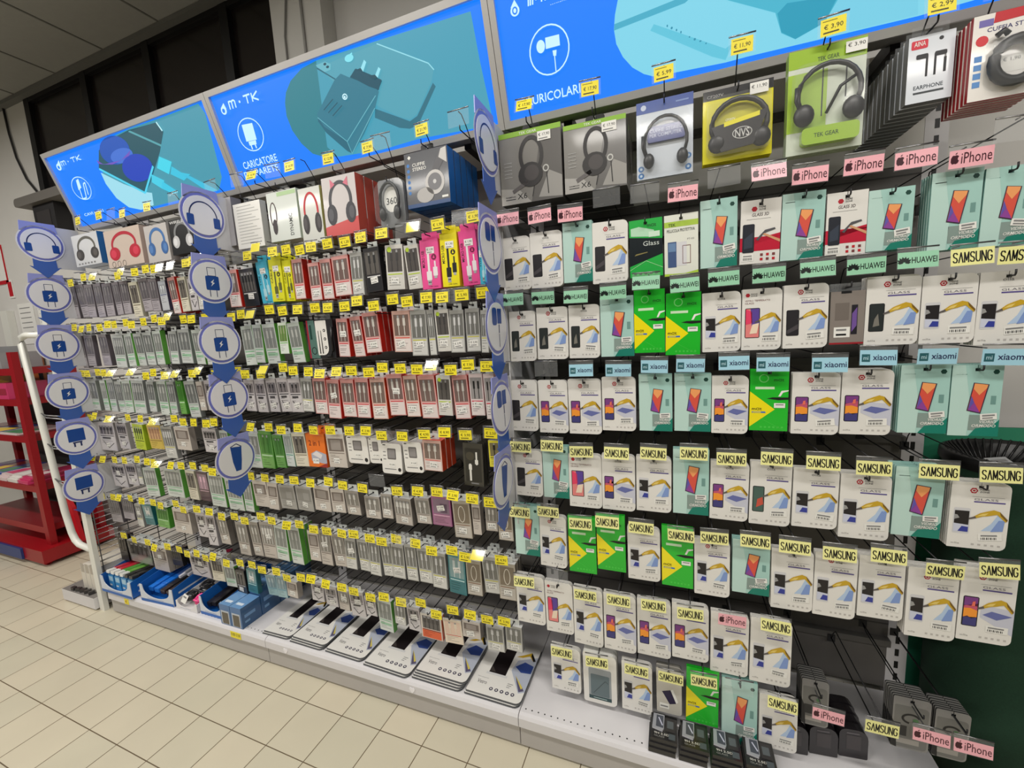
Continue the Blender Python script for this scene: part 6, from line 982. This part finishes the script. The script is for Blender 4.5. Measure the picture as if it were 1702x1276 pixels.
for k, (x, z, w, h) in enumerate(((-2.68, 1.80, .26, .36), (-2.36, 1.80, .24, .30))):
    g = MB(); g.box(-w / 2, w / 2, -.004, 0, -h, 0, PAPER)
    for q in range(7): g.rect(-w * .4, w * .3, -h * (.12 + .12 * q), -h * (.10 + .12 * q), -.0046, GREY)
    if k: g.rect(w * .1, w * .45, -h * .95, -h * .6, -.005, ink(90, 90, 84))
    b = g.build('wall_notice'); b.location = (x, WALL - .001, z + .25); tag(b, ('white notice sheet on the wall, farther from the shelving', 'white notice sheet with dark picture on the wall')[k], 'notice')
for k, (x, z, w, h) in enumerate(((-2.98, 2.58, .24, .34), (-2.86, 2.27, .09, .16))):
    g = MB(); g.box(-w / 2, w / 2, -.006, 0, -h, 0, PAPER, RED if not k else PAPER); g.rect(-w * .38, w * .38, -h * .9, -h * .1, -.0066, PAPER if not k else RED); b = g.build('wall_sign'); b.location = (x, WALL - .001, z); tag(b, ('large white sign with red frame on the left wall', 'small red card sign on the left wall')[k], 'sign')
g = MB(); g.box(-3.02, -2.90, WALL - .05, WALL - .001, 0, 2.0, PIPE); tag(g.build('wall_conduit'), 'white vertical duct on the wall under the small red card', 'duct')

g = MB(); g.box(-2.78, -2.1, 1.10, 1.185, .0, 1.30, mat((66, 64, 61), .6), mat((58, 56, 54), .5)); g.box(-2.74, -2.5, 1.095, 1.0995, .5, 1.25, mat((84, 82, 78), .5)); tag(g.build('added_dark_block'), 'added dark block against the wall behind the white tube loop', 'filler')  # dark block added to stand in for the shadowed area behind the tube loop
# ------------------------------------------------------------------ red rack at far left
REDM = mat((150, 16, 26), 0.35); BLUEM = mat((40, 60, 120), 0.4)
o = empty('red_rack', (-2.3, .75, 0)); tag(o, 'red metal display rack with sloping shelves at far left', 'rack')
for nm, x, y in (('upright', .52, .0), ('upright', .52, .30), ('upright', -.62, .30)):
    g = MB(); g.box(x - .03, x + .03, y - .02, y + .02, .12, 1.62, REDM); g.build(nm, o)
SH = (1.50, 1.27, .99, .60, .27)
for z in SH:
    g = MB(); g.box(-.64, .49, -.02, .31, z - .05, z, REDM, REDM, REDM, mat((120, 20, 28), .4)); g.build('shelf', o)
g = MB(); g.box(-.66, .62, -.10, .33, .03, .13, REDM); g.box(-.62, .34, -.115, -.101, .035, .12, BLUEM); g.build('base', o)
for x in (-.6, .56):
    g = MB(); g.T = Matrix.Translation((x, -.06, .03)) @ Matrix.Rotation(math.pi / 2, 4, 'Y'); g.lathe([(0, -.012), (.03, -.012), (.03, .012), (0, .012)], (0, 0, 0), RED, 14); g.build('caster', o)
g = MB(); g.prism([(-.06, .13), (.10, .13), (.05, .40), (-.02, .52)], -.012, .012, mat((190, 20, 34), .35)); f = g.build('rack_fin', o); f.location = (.62, .1, 0)
cols = [(226, 206, 206), (90, 60, 130), (206, 60, 110), (60, 90, 170), (220, 190, 60), (230, 226, 220), (150, 40, 60), (70, 130, 90)]
for s, z in enumerate(SH[:4]):
    nn = (3, 4, 3, 6)[s]
    for k in range(nn):
        c = cols[(s * 3 + k * 5) % 8]; g = MB(); w = 1.0 / nn * .9
        if s in (0, 1): g.box(0, w, 0, .22, 0, .12 + .05 * ((k + s) % 2), gls(*((200, 170, 60) if (s, k) == (1, 2) else c) if s else (150, 150, 152))); g.rect(.02, w - .02, .03, .08, -.0006, ink(*cols[(k + s + 2) % 8])); nm = 'goods_box'
        else:
            g.box(0, w, 0, .27, 0, .012, gls(*c)); g.add([(.01, .02, .0125), (w - .01, .02, .0125), (w - .02, .16, .0125), (.03, .12, .0125)], [(0, 1, 2, 3)], ink(*cols[(k * 3 + 1) % 8])); nm = 'magazine'
        b = g.build(nm); b.location = (-2.90 + k / nn * 1.0, .735, z + .0006); b.rotation_euler = (0, 0, random.uniform(-.02, .02) if s > 1 else 0)
        tag(b, '%s on the red rack, %s from left, %s shelf' % (('goods box' if s < 2 else 'colourful magazine'), ORD[k], ORD[s]), 'box' if s < 2 else 'magazine', 'goods on the red rack')
        if s == 3:
            for q in range(3):
                d = copy_one(b, (b.location.x + .01 * q - .01, .735 + .012 * q, z + .0006 + .0128 * (q + 1)), 'magazine piled on the lower red rack shelf, pile %s from left, %s up' % (ORD[k], ORD[q + 1]), 'goods on the red rack'); d.rotation_euler = (0, 0, random.uniform(-.03, .03))

# ------------------------------------------------------------------ goods on the base shelves
D0 = DECK + .0008
CB = mat((26, 96, 178), 0.35); CBD = mat((22, 70, 142), 0.4); WB = mat((206, 212, 222), 0.4)
def tray(name, x, y, rz, w, d, hf, hb, body, label, front=None, tilt=0):
    o = empty(name, (x, y, D0), rz); tag(o, label, 'display box')
    t = .003; g = MB(); n = 12
    g.box(0, w, 0, d, 0, t, body)
    for x0 in (0, w - t):
        pr = [(0, 0), (d, 0), (d, hb), (d * .5, hb * .86), (0, hf * 1.35)]
        g.add([(x0, q[0], q[1]) for q in pr] + [(x0 + t, q[0], q[1]) for q in pr], [tuple(range(5)), tuple(range(9, 4, -1))] + [(i, (i + 1) % 5, 5 + (i + 1) % 5, 5 + i) for i in range(5)], body)
        if x0: g.add([(x0 + t + .0006, d * .1, hf * .35), (x0 + t + .0006, d * .9, hf * .35), (x0 + t + .0006, d * .9, hf * .5), (x0 + t + .0006, d * .1, hf * .5)], [(0, 1, 2, 3)], WB); g.add([(x0 + t + .0006, d * .1, hf * .8), (x0 + t + .0006, d * .7, hf * 1.0), (x0 + t + .0006, d * .7, hf * 1.1), (x0 + t + .0006, d * .1, hf * .95)], [(0, 1, 2, 3)], WB)
    g.box(0, w, d - t, d, 0, hb, CBD if body is CB else body); g.build('tray', o)
    f = MB(); pts = [(0, 0), (w, 0), (w, hf * 1.35), (w * .92, hf * 1.35)]
    for i in range(n + 1):
        a = math.pi * i / n; pts.append((w * .5 + w * .40 * math.cos(a), hf * 1.0 - hf * .62 * math.sin(a)))
    pts += [(w * .08, hf * 1.35), (0, hf * 1.35)]
    f.prism(pts, -.0045, -.0015, front or WB); f.rect(.0, w, 0, hf * .22, -.0049, CB if front is None else front); f.rect(w * .2, w * .7, hf * .27, hf * .30, -.0049, ink(90, 120, 180)); f.build('front_flap', o)
    return o
tray('display_box', -.515, .485, 0, .30, .30, .075, .15, CB, 'open blue and white display box at the left end of the base shelf')
tray('display_box', -.155, .50, .05, .27, .28, .075, .15, CB, 'open blue and white display box, second on the base shelf')
tray('display_box', .135, .515, .02, .17, .20, .035, .07, mat((226, 224, 224), .4), 'low white tray with black pouches and a pink one', mat((226, 224, 224), .4))
tray('display_box', .325, .525, .0, .185, .30, .075, .14, CB, 'open blue display box of black cables, beside sealed blue boxes')
def stick(x, y, z, L, w, h, c, c2, lab, rz=0, rx=0, name='accessory_stick', cat='accessory', grp=None):
    o = empty(name, (x, y, z)); o.rotation_euler = (rx, 0, rz); tag(o, lab, cat, grp)
    g = MB(); g.prism(rrect(-w / 2, w / 2, 0, h, *[.004] * 4), 0, L * .8, gls(*c)); g.build('body', o)
    g = MB(); g.prism(rrect(-w / 2 + .002, w / 2 - .002, .002, h - .002, *[.003] * 4), -L * .2, -.0003, gls(*c2)); g.build('cap', o)
SC = [((230, 230, 226), 'white'), ((206, 50, 66), 'red'), ((230, 232, 226), 'white'), ((110, 170, 70), 'green'), ((40, 38, 38), 'black'), ((34, 34, 36), 'black')]
for k in range(6):
    c, n = SC[k]; stick(-.48 + k * .046, .54, D0 + .10, .18, .034, .022, c if k not in (0, 2) else (190, 40, 56) if k == 0 else (90, 160, 70), (226, 226, 222) if k < 4 else (52, 52, 52), '%s capped stick light in the left blue box, %s from left' % (n, ORD[k]), 0, -.12, 'stick_light', 'accessory', 'sticks in the left blue box')
for k in range(4): 
    g = MB(); g.box(0, .052, 0, .09, 0, .088, gls(56, 130, 190), gls(70, 150, 206)); g.rect(.006, .046, .05, .08, -.0006, ink(170, 206, 226)); g.rect(.006, .03, .02, .03, -.0006, PAPER)
    b = g.build('small_box'); b.location = (-.495 + k * .066, .51, D0 + .0045); tag(b, 'small light blue box inside the left blue display box, %s from left' % ORD[k], 'box', 'small boxes in the left display box')
for k in range(4): stick(-.12 + k * .055, .57, D0 + .045, .20, .04, .03, (30, 110, 210) if k < 2 else (40, 38, 40), (40, 120, 220) if k < 2 else (52, 40, 40), '%s flat pack in the second blue box, %s from left' % ('blue' if k < 2 else 'black', ORD[k]), .05, .1, 'flat_pack', 'accessory', 'packs in the second blue box')
for k in range(3): stick(.02 + k * .028, .64 + k * .03, D0 + .10, .16, .02, .02, (190, 192, 200), (206, 206, 212), 'silver capped tube in the second blue box, %s from front' % ORD[k], .05, .12, 'tube_pack', 'accessory', 'packs in the second blue box')
stick(-.03, .74, D0 + .14, .24, .05, .02, (170, 30, 70), (150, 20, 60), 'dark pink flat pack lying across the second blue box', -1.0, .0, 'flat_pack')
for k, (x, y, z, r, c, n) in enumerate(((.18, .57, .04, .030, (30, 30, 30), 'black'), (.23, .62, .05, .034, (24, 24, 26), 'black'), (.27, .56, .04, .028, (230, 60, 130), 'pink'), (.19, .65, .05, .032, (36, 34, 36), 'black'))):
    g = MB(); g.ball((0, 0, 0), (r, r * 1.1, r * .8), gls(*c), 10, 7); g.tube([(r * 1.0 * math.cos(a), r * 1.1 * math.sin(a), r * .55 + .006 * math.sin(3 * a)) for a in [i * .5 for i in range(13)]], .006, gls(*[min(255, q + 14) for q in c]), 6)
    b = g.build('cable_pouch'); b.location = (x, y, D0 + z); tag(b, '%s coiled pouch in the low white tray, %s from front' % (n, ORD[k]), 'cable', 'pouches in the white tray')
g = MB(); g.box(-.018, .018, -.002, .0, -.022, .022, PAPER); g.rect(-.014, .010, .004, .012, -.0026, GREY); b = g.build('price_card'); b.location = (.185, .53, D0 + .052); b.rotation_euler = (-.4, .3, 0); tag(b, 'white price card in front of the pouches in the white tray', 'card')
for k in range(4): stick(.354 + k * .042, .59, D0 + .030 + .01 * (k % 2), .20, .034, .03, (30, 28, 32), (38, 36, 40), 'black cable bundle in the dark blue box, %s from left' % ORD[k], 0, .12, 'cable_bundle', 'cable', 'bundles in the dark blue box')
def blue_box(x, y, w, d, h, lab):
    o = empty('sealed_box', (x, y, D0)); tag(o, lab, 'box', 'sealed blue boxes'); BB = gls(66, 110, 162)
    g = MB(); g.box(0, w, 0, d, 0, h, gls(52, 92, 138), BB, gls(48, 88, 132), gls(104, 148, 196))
    g.add([(w + .0006, d * .15, h * .2), (w + .0006, d * .4, h * .2), (w + .0006, d * .4, h * .3), (w + .0006, d * .15, h * .3)], [(0, 1, 2, 3)], ink(120, 160, 200)); g.add([(w + .0006, d * .15, h * .45), (w + .0006, d * .7, h * .45), (w + .0006, d * .7, h * .6), (w + .0006, d * .15, h * .6)], [(0, 1, 2, 3)], ink(110, 150, 196)); g.add([(w * .2, d * .2, h + .0006), (w * .8, d * .2, h + .0006), (w * .8, d * .35, h + .0006), (w * .2, d * .35, h + .0006)], [(0, 1, 2, 3)], ink(210, 222, 236)); g.build('carton', o)
    g = MB(); g.rect(w * .12, w * .88, h * .04, h * .70, -.0006, ink(190, 196, 204)); g.rect(w * .2, w * .8, h * .06, h * .62, -.001, ink(96, 90, 78)); g.build('window', o)
for r in range(4):
    for k in range(2): blue_box(.518 + k * .081, .50 + r * .112, .078, .108, .112 if r < 1 else .150 if r < 2 else .128, 'sealed blue box with window on base shelf, %s row, %s one' % (ORD[r], ('left', 'right')[k]))
# large white tablet glass packs lying on the middle base shelf
def tablet_pack(x, y, rz, w, d, z, label, grp):
    o = empty('tablet_glass_pack', (x, y, z), rz); tag(o, label, 'screen protector', grp)
    g = MB(); g.T = Matrix.Translation((0, 0, .006)) @ Matrix.Rotation(-math.pi / 2, 4, 'X')   # front plane turned to face up
    X = lambda u: u * w; Z = lambda v: d * (1 - v)
    # front plane coordinates: x right, z = distance from the shelf edge
    g.prism(rrect(0, w, 0, d, .012, .012, .022, .006), 0, .0055, mat((90, 90, 92), .4), WHITE); y0 = -EPS
    g.rect(X(.24), X(.56), Z(.62), Z(.08), y0, ink(26, 20, 22)); g.rect(X(.20), X(.60), Z(.66), Z(.62), y0, ink(206, 206, 206)); g.flat([(X(.25), Z(.60)), (X(.36), Z(.60)), (X(.25), Z(.5))], y0 - EPS, ink(60, 54, 52))
    g.flat([(X(.62), Z(.50)), (X(.66), Z(.30)), (X(1), Z(.16)), (X(1), Z(.80)), (X(.90), Z(.84))], y0, ink(176, 182, 196)); g.flat([(X(.66), Z(.42)), (X(.80), Z(.30)), (X(.98), Z(.34)), (X(.98), Z(.48)), (X(.80), Z(.50))], y0 - EPS, ink(52, 74, 140)); g.flat([(X(.74), Z(.58)), (X(.98), Z(.78)), (X(.90), Z(.82)), (X(.80), Z(.68))], y0 - EPS, ink(90, 84, 110)); g.flat([(X(.72), Z(.56)), (X(.94), Z(.74)), (X(.92), Z(.77))], y0 - 2 * EPS, ink(206, 190, 90))
    g.flat([(X(.60), Z(.24)), (X(.72), Z(.18)), (X(.86), Z(.10)), (X(.98), Z(.24)), (X(.94), Z(.26)), (X(.84), Z(.17)), (X(.72), Z(.23))], y0 - 2 * EPS, GOLD); g.flat([(X(.86), Z(.10)), (X(.98), Z(.24)), (X(.94), Z(.26)), (X(.86), Z(.16))], y0 - 3 * EPS, BLACK)
    g.text('Vetro', X(.12), X(.30), Z(.84), Z(.775), y0, ink(84, 80, 84))
    g.text('Vetro temperato', X(.08), X(.30), Z(.745), Z(.725), y0, GREY)
    for k in range(5): g.disc(X(.42 + k * .10), Z(.885), w * .034, w * .034, y0, ink(70, 66, 84), 12); g.disc(X(.42 + k * .10), Z(.885), w * .015, w * .015, y0 - EPS, PAPER, 6)
    for k in range(3): g.rect(X(.66), X(.76 - .02 * k), Z(.74 + .03 * k), Z(.73 + .03 * k), y0, GREY)
    g.build('printed_card', o)
    g = MB(); g.T = Matrix.Translation((0, 0, .006)) @ Matrix.Rotation(-math.pi / 2, 4, 'X'); 
    g.prism(rrect(-.003, w + .003, -.003, d + .003, .014, .014, .024, .008), .0057, .0062, mat((120, 122, 124), .2, alpha=.6)); g.build('clear_sleeve', o)
    return o
TB = [(.80, .512, .02, .175, .30, 2), (.985, .512, -.01, .205, .30, 3), (1.205, .515, -.02, .215, .29, 2), (1.435, .505, -.03, .235, .29, 2), (1.685, .512, -.015, .235, .285, 4), (1.935, .512, -.01, .232, .285, 2)]
for k, (x, y, rz, w, d, n) in enumerate(TB):
    for q in range(n):
        tablet_pack(x + .004 * q, y + .006 * q, rz, w, d, D0 + q * .0072, ('white tablet glass pack on the middle base shelf, %s pile from left, ' % ORD[k]) + ('top one' if q == n - 1 else '%s from bottom' % ORD[q]), 'tablet glass packs on the base shelf')
# black boxed goods on the right base shelf
def black_box(x, y, z, lean, label, w=.085, h=.115, win=True, dep=.03):
    o = empty('black_case_box', (x, y, z)); o.rotation_euler = (lean, 0, 0); tag(o, label, 'phone case', 'black boxes on the right base shelf')
    g = MB(); K = gls(26, 25, 26); g.box(-w / 2, w / 2, 0, dep, 0, h, K, K, gls(52, 52, 54)); g.text('9H 2.5D', -w * .36, w * .20, h * .18, h * .26, -.0006, ink(206, 204, 196), .01); g.text('GLASS', -w * .36, w * .02, h * .08, h * .14, -.0006, ink(150, 150, 146)); g.rect(w * .18, w * .42, h * .08, h * .30, -.0006, ink(74, 82, 86)); g.build('carton', o)
    if win:
        g = MB(); g.prism([(-w * .44, h * .36), (-w * .05, h * .30), (w * .0, h * .40), (w * .02, h * .95), (-w * .40, h * .95)], -.006, -.0003, ink(196, 196, 200), gls(150, 152, 158)); g.flat([(-w * .30, h * .42), (-w * .02, h * .40), (-w * .02, h * .90), (-w * .28, h * .90)], -.0065, ink(70, 74, 84)); g.line([(-w * .2, h * .8), (-w * .05, h * .5)], .004, -.007, ink(190, 192, 210)); g.build('window', o)
        g = MB(); g.rect(w * .06, w * .42, h * .36, h * .92, -.0008, ink(46, 44, 44)); g.rect(w * .12, w * .36, h * .5, h * .8, -.0012, ink(84, 90, 92)); g.build('picture', o)
for k in range(4):
    for q in range(3):
        bb = black_box(2.685 + k * .096 + .003 * q, .500 + .004 * q, D0 + .0165 * (q + 1), -math.pi / 2, 'black glass case box lying on right base shelf, %s pile from left, %s from bottom' % (ORD[k], ORD[q]), .086, .094, q == 2, .016)
for k in range(3):
    for q in range(4):
        x, y = 3.095 + k * .086, .64 + q * .036 + .02 * k
        g = MB(); g.prism(rrect(-.04, .04, 0, .10, .02, .03, .004, .004), 0, .028, gls(30, 27, 30), gls(38, 35, 38)); g.rect(-.02, .02, .03, .08, -.0006, ink(70, 66, 68)); g.rect(-.02, .015, .085, .09, -.0006, ink(96, 92, 96)); b = g.build('black_pouch'); b.location = (x, y, D0 + .001); b.rotation_euler = (-.02, 0, .1); tag(b, 'black rounded pouch standing on right base shelf, %s column, %s from front' % (ORD[k], ORD[q]), 'phone case', 'black pouches on the right base shelf')

# ------------------------------------------------------------------ right hand side: dump bin with header board
GRN = mat((20, 54, 36), 0.95, vary=0.35, name='dark_green_felt', scale=260)
o = empty('dump_bin', (3.725, .925, 0)); tag(o, 'dark green felt covered round bin with black ribbed rim', 'bin')
g = MB(); g.lathe([(.0, .0), (.175, .0), (.175, .3), (.172, 1.06), (.170, 1.10)], (0, 0, 0), GRN, 40); g.build('body', o)
g = MB(); g.lathe([(.169, 1.085), (.178, 1.10), (.176, 1.125), (.163, 1.13), (.150, 1.115), (.135, 1.06), (.0, 1.05)], (0, 0, 0), mat((20, 20, 20), .4), 40)
for k in range(48):
    a = k * math.pi / 24; g.tube([(.163 * math.cos(a), .163 * math.sin(a), 1.131), (.10 * math.cos(a + .25),   .10 * math.sin(a + .25), 1.075)], .003, mat((34, 34, 34), .35), 4)
g.build('ribbed_rim', o)
g = MB(); g.box(0, .07, 0, .006, 0, .06, ink(150, 152, 154), gls(170, 172, 174)); g.rect(.01, .06, .04, .05, -.0006, GREY); b = g.build('clear_pack'); b.location = (3.66, .87, 1.082); b.rotation_euler = (-1.1, 0, .4); tag(b, 'grey clear pack lying in the round green bin', 'pack')
g = MB(); g.lathe([(0, .0), (.055, .0), (.06, .012), (.05, .02), (0, .022)], (0, 0, 0), mat((120, 116, 104), .3), 20); b = g.build('cable_disc'); b.location = (3.745, .94, 1.0515); tag(b, 'round grey disc lying in the green bin', 'accessory')
o = empty('header_board', (3.56, 1.12, 0)); tag(o, 'white board with teal lower band behind the round green bin', 'board')
g = MB(); g.box(0, 1.0, 0, .02, 1.165, 2.6, mat((206, 204, 200), .45)); g.build('white_panel', o)
g = MB(); g.box(0, 1.0, -.001, .021, .0, 1.164, mat((60, 150, 116), .4)); g.build('teal_base', o)
